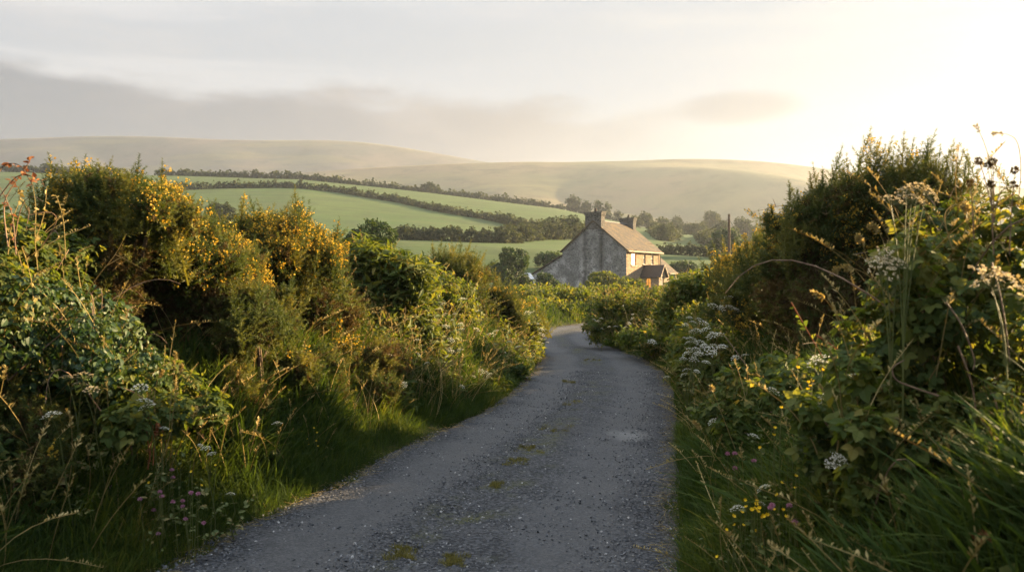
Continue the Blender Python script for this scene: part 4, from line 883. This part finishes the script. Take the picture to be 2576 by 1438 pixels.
# ---------------------------------------------------------------- verge grass and ground cover (nobody could count it)
def verge(side, y0, y1, n, smax, h0, h1, tpls, s0=.0, spow=1.0, wmul=1.0, gap=None):
    y = y0+(y1-y0)*rng.random(n)**1.5; s = s0+smax*rng.random(n)**spow
    x = (xL(y)-s) if side < 0 else (xR(y)+s)
    z = ground_z(x, y); patch = .72+.28*np.sin(x*3.1+y*2.3)*np.sin(y*1.7+x)
    L = (h0+(h1-h0)*smooth(-.25, .6, s))*(.5+.7*rng.random(n))*patch
    dr = unit(np.stack([rng.normal(size=n)*.25-side*.15*smooth(.2, 1, s), rng.normal(size=n)*.25, np.ones(n)], 1))
    M = frames(dr, np.stack([L*wmul, L, L], 1)); w = rng.integers(0, len(tpls), n)
    return x, y, z, M, w
gl = Geo(); gr = Geo()
def put_grass(geo, side, *a, **k):
    x, y, z, M, w = verge(side, *a, **k); T = np.stack([x, y, z-.01], 1); tint = np.clip(rng.random(len(x))*.75+.22*np.sin(x*2+y*1.3), 0, 1)
    for i, tp in enumerate(a[6]):
        s = w == i; geo.inst(tp, M[s], T[s], tint[s])
put_grass(gl, -1, 3.6, 11, 46000, 1.25, .08, .50, BLADES); put_grass(gl, -1, 3.6, 12, 20000, .45, .07, .17, [BLADE_FINE, BLADES[0]], -.13, 1.0, 1.2)
put_grass(gl, -1, 9, 24, 26000, 1.1, .10, .48, BLADES, wmul=1.5); put_grass(gl, -1, 20, 42, 9000, 1.2, .15, .5, BLADES, wmul=2.5)
tag(gl.build('grass', MAT['grass']), 'long green grass spilling over the left lane edge', kind='stuff')
put_grass(gr, 1, 1.6, 9, 42000, 1.3, .10, .55, BLADES); put_grass(gr, 1, 2.4, 12, 18000, .45, .07, .17, [BLADE_FINE, BLADES[0]], -.13, 1.0, 1.2)
put_grass(gr, 1, 8, 24, 26000, 1.2, .12, .55, BLADES, wmul=1.5); put_grass(gr, 1, 20, 40, 8000, 1.3, .15, .5, BLADES, wmul=2.5)
# broad long blades in the near corner
put_grass(gr, 1, 1.7, 3.2, 700, 1.4, .35, .62, [BLADES[1], BLADES[2]], .25, 1.0, 1.5)
tag(gr.build('grass', MAT['grass']), 'long grass and broad blades along the right lane edge', kind='stuff')
def cover(side, y0, y1, n, smin, smax, size, m, label):
    y = y0+(y1-y0)*rng.random(n)**1.3; s = smin+(smax-smin)*rng.random(n); x = (xL(y)-s) if side < 0 else (xR(y)+s); z = ground_z(x, y)
    geo = Geo(); h = rng.random(n)**1.5*.28; nr = np.stack([rng.normal(size=n)*.5-side*.45, rng.normal(size=n)*.5-.15, np.ones(n)], 1)
    k = n//2; p = np.stack([x, y, z+h], 1)
    geo.inst(LEAF, frames2(nr[:k], rng.normal(size=(k,3))-np.array([0,0,.3]), size*(.6+.8*rng.random(k))), p[:k])
    geo.inst(SPRIG, frames(nr[k:]*.6+np.array([0,0,.5]), size*3.2*(.6+.7*rng.random(n-k))), p[k:]-np.array([0,0,.12]))
    tag(geo.build('undergrowth', MAT[m]), label, kind='stuff')
cover(-1, 3.4, 26, 26000, .55, 3.2, .045, 'bramble', 'mixed leafy undergrowth covering the left bank')
cover(1, 1.9, 26, 26000, .6, 3.2, .045, 'bramble', 'mixed leafy undergrowth covering the right bank')
def stalk_stuff(side, y0, y1, n, smin, smax, h, label):
    y = y0+(y1-y0)*rng.random(n)**1.2; s = smin+(smax-smin)*rng.random(n); x = (xL(y)-s) if side < 0 else (xR(y)+s); z = ground_z(x, y); geo = Geo()
    p = np.stack([x, y, z], 1); dr = unit(np.stack([rng.normal(size=n)*.2-side*.12, rng.normal(size=n)*.2, np.ones(n)], 1)); L = rng.uniform(*h, n); w = rng.integers(0, 4, n)
    for i in range(4):
        q = w == i; geo.inst(STALKS[i], frames(dr[q], L[q]), p[q])
    tag(geo.build('seeding_grass', MAT['dry']), label, kind='stuff')
stalk_stuff(-1, 3.8, 10, 420, .25, 1.5, (.35, .7), 'pale seeding grass scattered over the near left verge')
stalk_stuff(-1, 9, 22, 900, .15, 1.5, (.35, .7), 'golden seeding grass on the sunlit left bank')
stalk_stuff(1, 2.2, 9, 420, .2, 1.6, (.3, .65), 'brown seeding grass scattered over the near right verge')
stalk_stuff(1, 9, 24, 900, .15, 1.6, (.35, .75), 'pale seeding grass along the right bend')

# loose stones on the lane
n = 34000; y = 3.4+11*rng.random(n)**1.7; la_ = rng.uniform(-1.02, 1.02, n); tr = np.exp(-((np.abs(la_)-.5)/.17)**2); keep = rng.random(n) > tr*.8
y, la_ = y[keep], la_[keep]; x0_, x1_ = xL(y)-.04, xR(y)+.04; x = x0_+(x1_-x0_)*(la_+1)/2; z = .035*(1-np.minimum(1, la_**2))-.018*np.exp(-((np.abs(la_)-.5)/.2)**2)+.002
sz = .0055+.012*rng.random(len(x))**2.5; geo = Geo(); k = len(x)
M = frames(np.stack([rng.normal(size=k)*.4, rng.normal(size=k)*.4, np.ones(k)], 1), np.stack([sz, sz*rng.uniform(.6, 1, k), sz*.8], 1)); geo.inst(STONE, M, np.stack([x, y, z], 1))
m, g, out = mat('loose_stone'); t_ = g.n('ShaderNodeAttribute', attribute_name='tint').outputs['Fac']
g.put(out.inputs[0], principled(g, g.ramp(t_, [(0, (.025,.027,.031)), (.6, (.085,.087,.091)), (.93, (.15,.15,.152)), (1, (.36,.35,.33))]), .75, .3).outputs[0])
tag(geo.build('gravel', m), 'loose grey chippings strewn over the lane', kind='stuff')
# dry straw and dead grass lying along the lane edges
n = 2600; y = 3.2+14*rng.random(n)**1.4; sd = rng.random(n) < .5; off = np.abs(rng.normal(size=n))*.16-.10; x = np.where(sd, xL(y)+off*-1+.06, xR(y)+off-.06); geo = Geo()
M = frames(np.stack([rng.normal(size=n), rng.normal(size=n)*.8, rng.normal(size=n)*.12], 1), np.stack([np.full(n, .09), rng.uniform(.04, .13, n), rng.uniform(.04, .16, n)], 1)); geo.inst(BLADE_FINE, M, np.stack([x, y, np.maximum(ground_z(x, y), 0)+.014+.02*rng.random(n)], 1))
tag(geo.build('straw', MAT['dry']), 'dead grass and straw lying along the lane edges', kind='stuff')
# moss and grass tufts growing in the crown of the lane
MAT['moss'] = leaf_mat('moss', [(0, (.07,.068,.022)), (.6, (.15,.135,.04)), (1, (.26,.22,.08))], .2, .9, .05)
for u, v, ru, lb in ((1400,1085,42,'long moss patch in the lane crown beside the pale worn spot'),(1335,1140,38,'thin moss patch below the long one on the lane crown'),(1300,1172,30,'mossy streak in the lane below the thin patch'),(1240,1232,20,'round moss tuft alone on the lane crown'),(1015,1405,40,'low moss patch near the bottom of the lane'),(1140,1425,30,'moss tuft at the very bottom of the lane'),(1440,1020,34,'faint grassy patch on the lane beyond the long moss'),(1490,910,22,'small grassy patch on the lane at the first bend'),(1430,965,18,'tiny grass patch between the wheel tracks')):
    d = EYE*F/(v*.39707-280); c = Q(u, v, d); c[2] = .03; n = int(1100+ru*26); r = ru*UM*d
    a = rng.uniform(0, 6.28, n); q = r*np.sqrt(rng.random(n)); p = np.stack([c[0]+q*np.cos(a)*1.0+.03*np.sin(a*5), c[1]+q*np.sin(a)*1.5+.05*np.sin(a*3), np.full(n, .028)+rng.normal(size=n)*.002], 1)
    ph = rng.uniform(0, 6, 4); k2 = np.sin(p[:,0]*19+ph[0])*np.sin(p[:,1]*11+ph[1])+.8*np.sin(p[:,0]*41+p[:,1]*23+ph[2])*np.sin(p[:,1]*31+ph[3])+rng.normal(size=n)*.35 > .15+.5*(q/r)**2; p = p[k2]; n = len(p); geo = Geo(); geo.inst(BLADES[0], frames(np.stack([rng.normal(size=n)*.6, rng.normal(size=n)*.6, np.ones(n)], 1), np.stack([rng.uniform(.05,.09,n), rng.uniform(.02,.045,n), rng.uniform(.015,.045,n)], 1)), p)
    o = geo.build('moss_patch', MAT['moss'], None, c); o.location = c; tag(o, lb, 'moss', 'moss and grass patches on the lane')

# ---------------------------------------------------------------- flowering plants
def umbel(geo_r, geo_f, c, up, r, nr=18, faded=False):
    up = unit(np.asarray(up, float)); ref = unit(np.cross(up, [.3, 1, .2])); bt = np.cross(up, ref); hub = c-up*r*.75
    for i in range(nr):
        a = i*2.399; q = r*math.sqrt((i+.5)/nr); e = c+(ref*math.cos(a)+bt*math.sin(a))*q-up*q*q/r*.45; geo_r.tube([hub, hub*.5+e*.5-up*r*.06, e], [.0012,.001,.0008], 3, .6, cap=False)
        k = 9; off = rng.normal(size=(k,3))*r*.085; off -= np.outer(off@up, up)*.7; geo_f.inst(FLORET, frames(np.tile(up, (k,1))+rng.normal(size=(k,3))*.35, r*rng.uniform(.08, .14, k)), e+off)
def umbellifer(label, heads, r=.05, faded=False, foot=None, name='cow_parsley'):
    """heads: (u, v, d[, r]); each flower head on its own ray of one branching plant"""
    if heads[0][2] > 8: heads = heads+[(h[0]+rng.normal()*34, h[1]+rng.normal()*20+4, h[2]+rng.normal()*.2, (h[3] if len(h) > 3 else r)*rng.uniform(.7, 1.0)) for h in heads]
    cs = [Q(h[0], h[1], min(h[2], hit(h[0], h[1]+25)-.06)-(.12 if h[2] < 7 else .35 if h[0] > 1400 else .75)) for h in heads]; mean = np.mean(cs, axis=0); bx, by = foot or (mean[0]+rng.normal()*.05, mean[1]+rng.uniform(.05, .25)); b = np.array([bx, by, gz(bx, by)])
    t = thing(name, label, 'wildflower', b); gs = Geo(); fork = b+(mean-b)*.55; zt = min(c[2] for c in cs)
    fork[2] = b[2]+max(.05, (zt-b[2])*.6); gs.tube(bez(b-np.array([0,0,.05]), (b+fork)/2+np.array([rng.normal()*.03, 0, 0]), fork, 7), np.linspace(.005, .0035, 7), 5)
    for h, c in zip(heads, cs):
        rr = (1.05 if h[2] > 8 else 1.3)*(h[3] if len(h) > 3 else r*rng.uniform(.85, 1.15)); rr *= rng.uniform(.65, 1.2); up = unit(np.array([rng.normal()*.38, rng.normal()*.38-.12, 1.0])); gr_ = Geo(); gf = Geo(); umbel(gs, gf, c, up, rr)
        gs.tube(bez(fork, fork+(c-fork)*np.array([.25,.25,.6]), c-up*rr*.75, 7), np.linspace(.003, .0016, 7), 4)
        gf.build('flower_head', MAT['cream' if faded else 'white'], t, b)
    for i in range(4):   # lacy leaves up the stem
        q = rng.uniform(.25, .95); p = b+(fork-b)*q; k = 10; dr = unit(np.array([rng.normal(), rng.normal(), .5])); pp = p+dr*np.linspace(.02, .16, k)[:, None]; gs.inst(LEAF, frames2(rng.normal(size=(k,3))*.5+np.array([0,0,1.0]), rng.normal(size=(k,3))+dr*.8, np.linspace(.05, .025, k)), pp)
    gs.build('stem', MAT['stem'], t, b); return t
UL = [  # left bank
 ('broad white umbel in front of the ivy with a smaller one beside it', [(210,936,4.75,.042),(167,943,4.8,.035)]),
 ('creamy umbel pair standing below the broad white umbel', [(229,974,4.7,.045),(205,960,4.8,.03)]),
 ('tall cow parsley with two tiered umbels over the dark verge hollow', [(352,968,4.75,.038),(372,1003,4.7,.034),(365,1018,4.7,.03)]),
 ('drooping umbel over the dark corner gorse', [(128,1036,4.5,.045)]),
 ('small bright white umbels low over the verge grass', [(517,1123,5.0,.026),(531,1137,5.0,.022),(505,1118,5.05,.02)]),
 ('single small white umbel deep in the shaded grass left of the low white pair', [(414,1073,4.9,.022)]),
 ('tiny white umbel nearest the road edge in the verge grass', [(581,1238,5.0,.022)]),
 ('small umbel caught between two low gorse bushes', [(697,1060,6.3,.03)]),
 ('sunlit umbels on the tawny shrub, three in a row', [(1062,779,11.6),(1096,793,11.5),(1106,775,11.7)]),
 ('sunlit umbel pair just right of the row of three', [(1117,789,11.8),(1161,749,12.3)]),
 ('sunlit umbels hanging out over the golden foliage', [(1122,817,11.6),(1159,814,12.0),(1159,826,12.0)]),
 ('round-headed umbels in the middle of the sunlit bank', [(1048,852,10.8,.05),(1054,889,10.6,.06),(1072,911,10.6,.045)]),
 ('flat umbels above the bright green grass patch', [(1109,856,11.3),(1128,876,11.3),(1156,877,11.6)]),
 ('large white umbel standing clear of the dark gap near the bank end', [(1232,838,14.0,.085),(1245,831,14.1,.05)]),
 ('white umbels below the large white umbel', [(1248,864,13.8,.07),(1246,880,13.8,.05),(1272,886,14.0,.06)]),
 ('low umbel cluster near the lane in front of the bank end', [(1207,932,12.6,.05),(1222,934,12.6,.05),(1228,941,12.6,.045)]),
 ('umbels leaning over the lane at the tip of the left bank', [(1363,826,17.3,.06),(1364,838,17.2,.06),(1350,812,17.5,.055)]),
 ('pale umbels along the crest of the bank end', [(1325,784,17.5),(1337,784,17.6),(1346,794,17.5)]),
 ('lone grey-white umbel on the shaded side of the bank end', [(1316,863,16.0,.055),(1365,862,16.8,.04)]),
]
UR = [  # right bank
 ('topmost umbel of the dense right cluster, touching the yellow gorse', [(1838,768,9.8,.07),(1815,772,9.8,.05),(1852,775,9.8,.05)]),
 ('uppermost flat umbels of the dense right cluster', [(1757,799,9.6,.055),(1775,810,9.5,.065),(1744,807,9.6,.05)]),
 ('second tier of umbels in the dense right cluster', [(1753,826,9.3,.055),(1770,826,9.3,.06),(1788,840,9.2,.065)]),
 ('middle tier of umbels in the dense right cluster', [(1740,848,9.1,.055),(1764,856,9.1,.06),(1730,858,9.2,.045)]),
 ('widest umbels of the dense right cluster leaning towards the lane', [(1786,878,8.9,.07),(1814,867,8.9,.065),(1795,866,9.0,.05)]),
 ('lower umbels of the dense right cluster', [(1725,885,8.8,.055),(1749,885,8.8,.06),(1777,907,8.7,.045)]),
 ('lowest umbels of the dense right cluster by the lane edge', [(1718,899,8.6,.04),(1725,927,8.4,.045),(1753,931,8.4,.045),(1718,940,8.4,.035)]),
 ('greyish umbels standing apart right of the dense cluster', [(1849,896,8.0,.05),(1872,890,8.0,.035)]),
 ('green-white umbel alone below the dense cluster', [(1846,992,6.4,.045)]),
 ('small white umbel on the grass slope near the lane edge', [(1789,1056,5.9,.03)]),
 ('white umbel facing left beside the dark hollow', [(1947,979,4.9,.045)]),
 ('fluffy white umbel under the near bramble', [(2052,897,4.2,.05),(2068,903,4.2,.03)]),
 ('long flat white umbel lit from above in the near thicket', [(2086,993,3.7,.042),(2070,1000,3.7,.03)]),
 ('small pale umbel up in the near bramble leaves', [(2153,942,3.5,.028)]),
 ('snow-white umbel cluster low in the right thicket', [(2105,1155,3.3,.034),(2090,1165,3.3,.026),(2118,1147,3.3,.026)]),
 ('thin white umbel above the yellow flowers', [(1915,1222,3.9,.038)]),
 ('two small white umbels among the yellow flowers by the lane', [(1851,1272,4.0,.03),(1917,1263,3.9,.022)]),
 ('small yarrow-like umbel halfway up the right verge', [(1896,1091,4.6,.03)]),
 ('far white umbels at the inside of the right bend', [(1504,806,18.6,.06),(1496,803,18.7,.05),(1513,799,18.8,.05)]),
 ('drift of small white umbels on the grassy bend', [(1582,812,18,.06),(1591,789,18,.05),(1573,821,18,.05),(1589,800,18,.05)]),
 ('white umbels right of the drift on the grassy bend', [(1646,803,17.5,.05),(1673,800,17.3,.05),(1673,814,17.2,.05),(1660,808,17.3,.04)]),
]
for lb, hs in UL: umbellifer(lb, hs, .055, faded=hs[0][0] < 240 and hs[0][1] < 1000, name='cow_parsley')
for lb, hs in UR: umbellifer(lb, hs, .05)
umbellifer('tall faded umbels silhouetted before the huge gorse', [(2248,492,3.1,.03),(2275,470,3.05,.045),(2310,462,3.05,.05),(2345,478,3.05,.035),(2300,490,3.0,.05)], .04, True, name='hogweed')
umbellifer('greenish hogweed heads at the foot of the faded umbels', [(2215,645,3.2,.04),(2245,640,3.2,.045),(2225,665,3.15,.045),(2265,655,3.1,.03)], .04, True, name='hogweed')
umbellifer('wide pale umbel resting on the bramble at the far right', [(2520,680,2.7,.06),(2480,690,2.7,.04)], .05, True, name='hogweed')
def small_flowers(label, spots, d, kind, cat='wildflower', foot_h=.35):
    cs = [Q(u, v, min(d+rng.normal()*.07, hit(u, v+14)-.03)) for u, v in spots]; mean = np.mean(cs, axis=0); b = np.array([mean[0], mean[1]+.05, gz(mean[0], mean[1]+.05)]); t = thing(kind, label, cat, b); gs = Geo()
    for c in cs:
        z0 = gz(c[0], c[1]); root = np.array([c[0]*.6+b[0]*.4, c[1]+.03, min(z0, c[2]-.05)]); gs.tube(bez(root, (root+c)/2+np.array([rng.normal()*.02, 0, 0]), c, 5), [.002]*5, 4); gf = Geo()
        if kind == 'clover':
            k = 70; dd = unit(rng.normal(size=(k,3))); dd[:,2] = np.abs(dd[:,2])*.9-.25; gf.inst(leaf_tpl(.22,.1,0,1), frames(dd, np.stack([np.full(k,.006), np.full(k,.005), np.full(k,.009)], 1)), c+dd*.008); gf.inst(leaf_tpl(.22,.1,0,1), frames2(rng.normal(size=(k,3)), dd+np.array([0,0,.5]), np.full(k,.013)), c+dd*.004); m_ = 'pink'
        else:
            up = unit(np.array([rng.normal()*.4, rng.normal()*.4-.5, 1.0])); k = 6; x_ = unit(np.cross(up, [1,.2,0])); y_ = np.cross(up, x_); a = np.arange(k)*2*math.pi/k; al_ = np.cos(a)[:,None]*x_+np.sin(a)[:,None]*y_
            gf.inst(leaf_tpl(.5,.1,.35,1), frames2(np.tile(up, (k,1))-al_*.5, al_+up*.5, np.full(k, .013*rng.uniform(.85,1.2))), np.tile(c, (k,1))); m_ = 'yellow'
        gf.build('flower_head', MAT[m_], t, b)
    k = 26; pp = b+rng.normal(size=(k,3))*np.array([.1,.08,.0])+np.array([0,0,1.0])*rng.uniform(.02, max(.06, mean[2]-b[2]-.03), (k,1)); gs.inst(LEAF, frames2(rng.normal(size=(k,3))*.5+np.array([0,0,1]), rng.normal(size=(k,3)), rng.uniform(.02,.04,k)), pp); gs.build('stem', MAT['stem'], t, b)
c4 = lambda L: [(x*.4575, 780+y*.4576) for x, y in L]; c6 = lambda L: [(1718+x*.4575, 780+y*.4576) for x, y in L]
small_flowers('pink clover heads in the shaded grass, the dense patch nearest the road', c4([(950,1055),(1005,1080),(1005,1050),(1020,1150),(1120,1170),(1050,1005),(1090,1010)]), 4.75, 'clover')
small_flowers('pink clover heads left of the dense clover patch', c4([(880,1000),(890,1025),(845,1100),(770,1040),(870,1230)]), 4.7, 'clover')
small_flowers('two pink clover heads higher up in the shaded grass', c4([(945,880),(950,920),(605,970)]), 4.9, 'clover')
small_flowers('yellow buttercups among tall shaded grass below the umbels', c4([(1055,760),(1000,725),(960,790),(880,720),(945,665),(890,690),(930,760)]), 5.0, 'buttercup')
small_flowers('yellow buttercups just above the pink clover', c4([(1055,890),(820,950),(1105,965),(1185,855)]), 4.85, 'buttercup')
small_flowers('yellow buttercups on the grassy mound by the road bend', c4([(1660,670),(1690,710),(1720,730),(1750,750),(1780,775),(1740,720),(1780,820),(1745,675),(1765,795),(1700,740),(1725,650)]), 6.7, 'buttercup')
small_flowers('thick patch of yellow flowers low on the right verge', c6([(340,1045),(400,1070),(410,1110),(440,1135),(465,1130),(350,1085),(395,1095),(420,1090),(430,1140),(405,1055),(380,1100)]), 3.7, 'buttercup')
small_flowers('yellow flowers at the lane side of the thick yellow patch', c6([(330,1185),(285,1185),(240,1210),(275,1135),(400,1215),(430,1300),(190,1360),(320,1110)]), 3.75, 'buttercup')
small_flowers('yellow flowers right of the thick yellow patch', c6([(550,1100),(500,1100),(620,915),(540,950),(620,980),(520,1020),(570,1140)]), 3.6, 'buttercup')
small_flowers('scattered yellow flowers halfway up the right bank', c6([(590,660),(505,650),(425,760),(665,740),(630,810),(540,540),(610,665),(500,690)]), 3.9, 'buttercup')
small_flowers('yellow flowers in the near bramble beside the dark hollow', c6([(690,400),(700,420),(690,440),(710,390),(630,320),(765,330),(1140,350)]), 3.6, 'buttercup')
small_flowers('mauve clover heads in the yellow flower patch', c6([(480,1090),(615,1165),(585,1075),(490,1075)]), 3.55, 'clover')
small_flowers('mauve clover heads on the right verge above the yellow patch', c6([(285,870),(245,790),(285,790),(390,830)]), 4.3, 'clover')

# ---------------------------------------------------------------- single stalks, canes and seed heads that stand out
def spray(name, label, cat, paths, mat_, r=.003, head=None, hm=None, d=4.5):
    """stems through the given (u, v) points; HEAD adds a seed head along the end of each"""
    pts = []; allp = []
    for pth in paths:
        q = np.array([Q(u, v, d+(dd[0] if dd else 0)) for u, v, *dd in pth]); allp.append(q)
    foot = allp[0][0].copy(); b = np.array([foot[0], foot[1], gz(foot[0], foot[1])]); t = thing(name, label, cat, b)
    for q in allp:
        n = len(q); tt = np.linspace(0, n-1, 5*n); i = np.clip(tt.astype(int), 0, n-2); f = (tt-i)[:, None]; p0 = q[np.maximum(i-1, 0)]; p1 = q[i]; p2 = q[i+1]; p3 = q[np.minimum(i+2, n-1)]
        s = .5*(2*p1+(p2-p0)*f+(2*p0-5*p1+4*p2-p3)*f*f+(3*p1-3*p2+p3-p0)*f**3); gs = Geo(); gh = Geo(); gs.tube(s, np.linspace(r, r*.45, len(s)), 5); so_ = gs.build('stem', MAT[mat_], t, b)
        if head == 'plume':
            k0 = int(len(s)*.66); k = 70; j = rng.integers(k0, len(s), k); dr = unit(s[-1]-s[k0]); off = unit(rng.normal(size=(k,3))); gh.inst(leaf_tpl(.25,.1,0,1), frames2(rng.normal(size=(k,3)), dr*1.3+off, np.full(k, .022)), s[j]+off*.004)
        if head == 'fine':
            k0 = int(len(s)*.8); k = 26; j = rng.integers(k0, len(s), k); dr = unit(s[-1]-s[k0]); off = unit(rng.normal(size=(k,3))); gh.inst(leaf_tpl(.2,.1,0,1), frames2(rng.normal(size=(k,3)), dr*2+off, np.full(k, .014)), s[j]+off*.002)
        if head == 'ball':
            k = 60; off = unit(rng.normal(size=(k,3))); gh.inst(leaf_tpl(.3,.1,0,1), frames2(rng.normal(size=(k,3)), off+np.array([0,0,.3]), np.full(k,.012)), s[-1]+off*.006)
        if head == 'leafy':
            k = 4+2*n; j = rng.integers(2, len(s), k); gh.inst(LEAF_FINE, frames2(rng.normal(size=(k,3))*.6+np.array([0,0,1]), rng.normal(size=(k,3)), rng.uniform(.02,.04,k)), s[j])
        if head: gh.build('seed_head' if head != 'leafy' else 'leaves', MAT[hm or mat_], so_, b)
    return t
spray('grass_stalk', 'arching grass stalk with a heavy head over the near right thicket', 'grass stalk', [[(2330,830),(2250,750),(2180,690),(2130,672),(2098,684)]], 'dry', .0028, 'plume', d=3.4)
spray('grass_stalk', 'upright bronze grass head before the dark gorse', 'grass stalk', [[(2215,760),(2195,700),(2172,620),(2158,597)]], 'dry', .0026, 'plume', d=3.6)
spray('grass_stalk', 'grass stalk leaning left below the arching one', 'grass stalk', [[(2160,880),(2110,800),(2075,752),(2046,738)]], 'dry', .0026, 'plume', d=3.7)
spray('grass_stalk', 'thin stalk curving to the left above the bronze grass head', 'grass stalk', [[(2250,720),(2232,640),(2212,585),(2193,568)]], 'dry', .0022, 'plume', d=3.6)
spray('grass_stalk', 'hooked grass head over the bramble crest', 'grass stalk', [[(2400,640),(2378,560),(2385,525),(2420,512),(2432,530)]], 'dry', .0026, 'plume', d=3.2)
spray('grass_stalk', 'two fine stalks arching against the white sky at the top right', 'grass stalk', [[(2560,520),(2568,430),(2560,360),(2535,338),(2500,335)],[(2500,520),(2492,420),(2476,360),(2456,315)]], 'dry', .0018, 'fine', d=2.9)
spray('grass_stalk', 'long rust-brown blade bent over in the bottom right corner', 'grass stalk', [[(2530,1460),(2530,1390),(2500,1352),(2455,1352)]], 'rust', .006, 'plume', d=2.3)
spray('grass_stalk', 'brown stalks leaning out over the right lane edge', 'grass stalk', [[(1790,1420),(1760,1380),(1752,1340)],[(1800,1160),(1770,1090),(1748,1062)],[(1850,1130),(1800,1000),(1790,975)],[(1960,1100),(1935,1060),(1960,1030),(1985,1022)]], 'dry', .002, 'plume', d=4.9)
spray('grass_stalk', 'tall tan grass heads standing in the dark hollow of the left bank', 'grass stalk', [[(425,1090),(430,1010),(438,930),(441,890)],[(430,1090),(440,1000),(452,940),(457,920)],[(385,1020),(395,960),(408,935)]], 'dry', .0024, 'plume', d=4.9)
spray('dock', 'rust-red dock seed spike in the left verge', 'weed', [[(372,1180),(380,1120),(385,1060),(378,1055)],[(385,1170),(388,1110),(395,1070)],[(378,1160),(372,1110),(368,1075)]], 'rust', .004, 'plume', d=4.75)
spray('thistle', 'dry round seed heads on thin stems against the bright sky', 'thistle', [[(2500,640),(2496,560),(2492,480),(2486,416)],[(2498,560),(2500,480),(2497,406)],[(2495,520),(2475,440),(2462,405)],[(2540,640),(2545,520),(2553,428)],[(2500,560),(2510,500),(2530,470),(2550,465)],[(2450,600),(2446,520),(2441,460)],[(2496,530),(2494,462)]], 'twig', .0022, 'ball', 'gorse_dry', d=2.8)
spray('bramble_cane', 'bare bramble canes arching against the mountain at the far left', 'bramble', [[(20,620),(10,520),(30,470),(60,430),(79,395)],[(-40,520),(0,428),(28,411),(55,420),(70,445),(85,470)],[(-20,520),(30,455),(60,440),(100,452),(112,470)],[(40,640),(30,540),(0,470)]], 'twig', .0042, 'leafy', 'rust', d=4.6)
spray('dead_plant', 'bleached dead stems rising out of the bramble thicket', 'dead stem', [[(95,680),(88,600),(90,520),(80,455)],[(20,640),(30,560),(50,500),(46,480)],[(165,650),(160,560),(148,510),(140,490)],[(90,600),(110,540),(118,470)],[(60,690),(40,620),(10,560)]], 'dry', .003, 'leafy', 'dry', d=4.8)
spray('dead_plant', 'silvery dead twig slanting across the sprawling gorse', 'dead stem', [[(215,740),(250,690),(290,640),(318,588)],[(290,640),(330,660),(365,680)],[(262,672),(300,650),(312,646)]], 'dry', .003, d=5.3)
spray('bramble_cane', 'thin thorny cane reaching left from the stepped gorse towards the pole', 'bramble', [[(2020,545),(1990,520),(1965,517),(1930,525),(1886,534)],[(1952,520),(1948,508),(1944,500)]], 'twig', .004, d=8.2)
spray('bramble_cane', 'grey bramble cane hanging in a hook in the near thicket', 'bramble', [[(2360,995),(2300,975),(2255,955),(2246,925),(2275,905)],[(2410,870),(2440,950),(2452,1010),(2460,1080)]], 'twig', .0042, d=2.9)
spray('bramble_cane', 'long pale cane running down through the right bramble', 'bramble', [[(2380,760),(2420,820),(2450,900),(2448,930)],[(2495,660),(2520,760),(2535,860),(2540,910)],[(2500,990),(2510,1040),(2520,1130)]], 'twig', .004, d=2.85)
spray('bramble_cane', 'reddish cane slanting down under the near right umbels', 'bramble', [[(2050,840),(2110,880),(2180,930),(2240,960)],[(1990,760),(2030,830),(2070,900)]], 'rust', .004, 'leafy', 'bramble', d=3.9)
spray('dead_gorse', 'dark bare gorse branches fanning out over the sunlit verge', 'dead stem', [[(960,1000),(1010,940),(1070,880),(1110,845)],[(980,1010),(1060,960),(1120,925),(1150,905)],[(880,880),(930,830),(985,795)],[(1010,860),(1018,800),(1020,770)],[(1090,950),(1140,890),(1165,855)]], 'bark', .007, d=9.8)
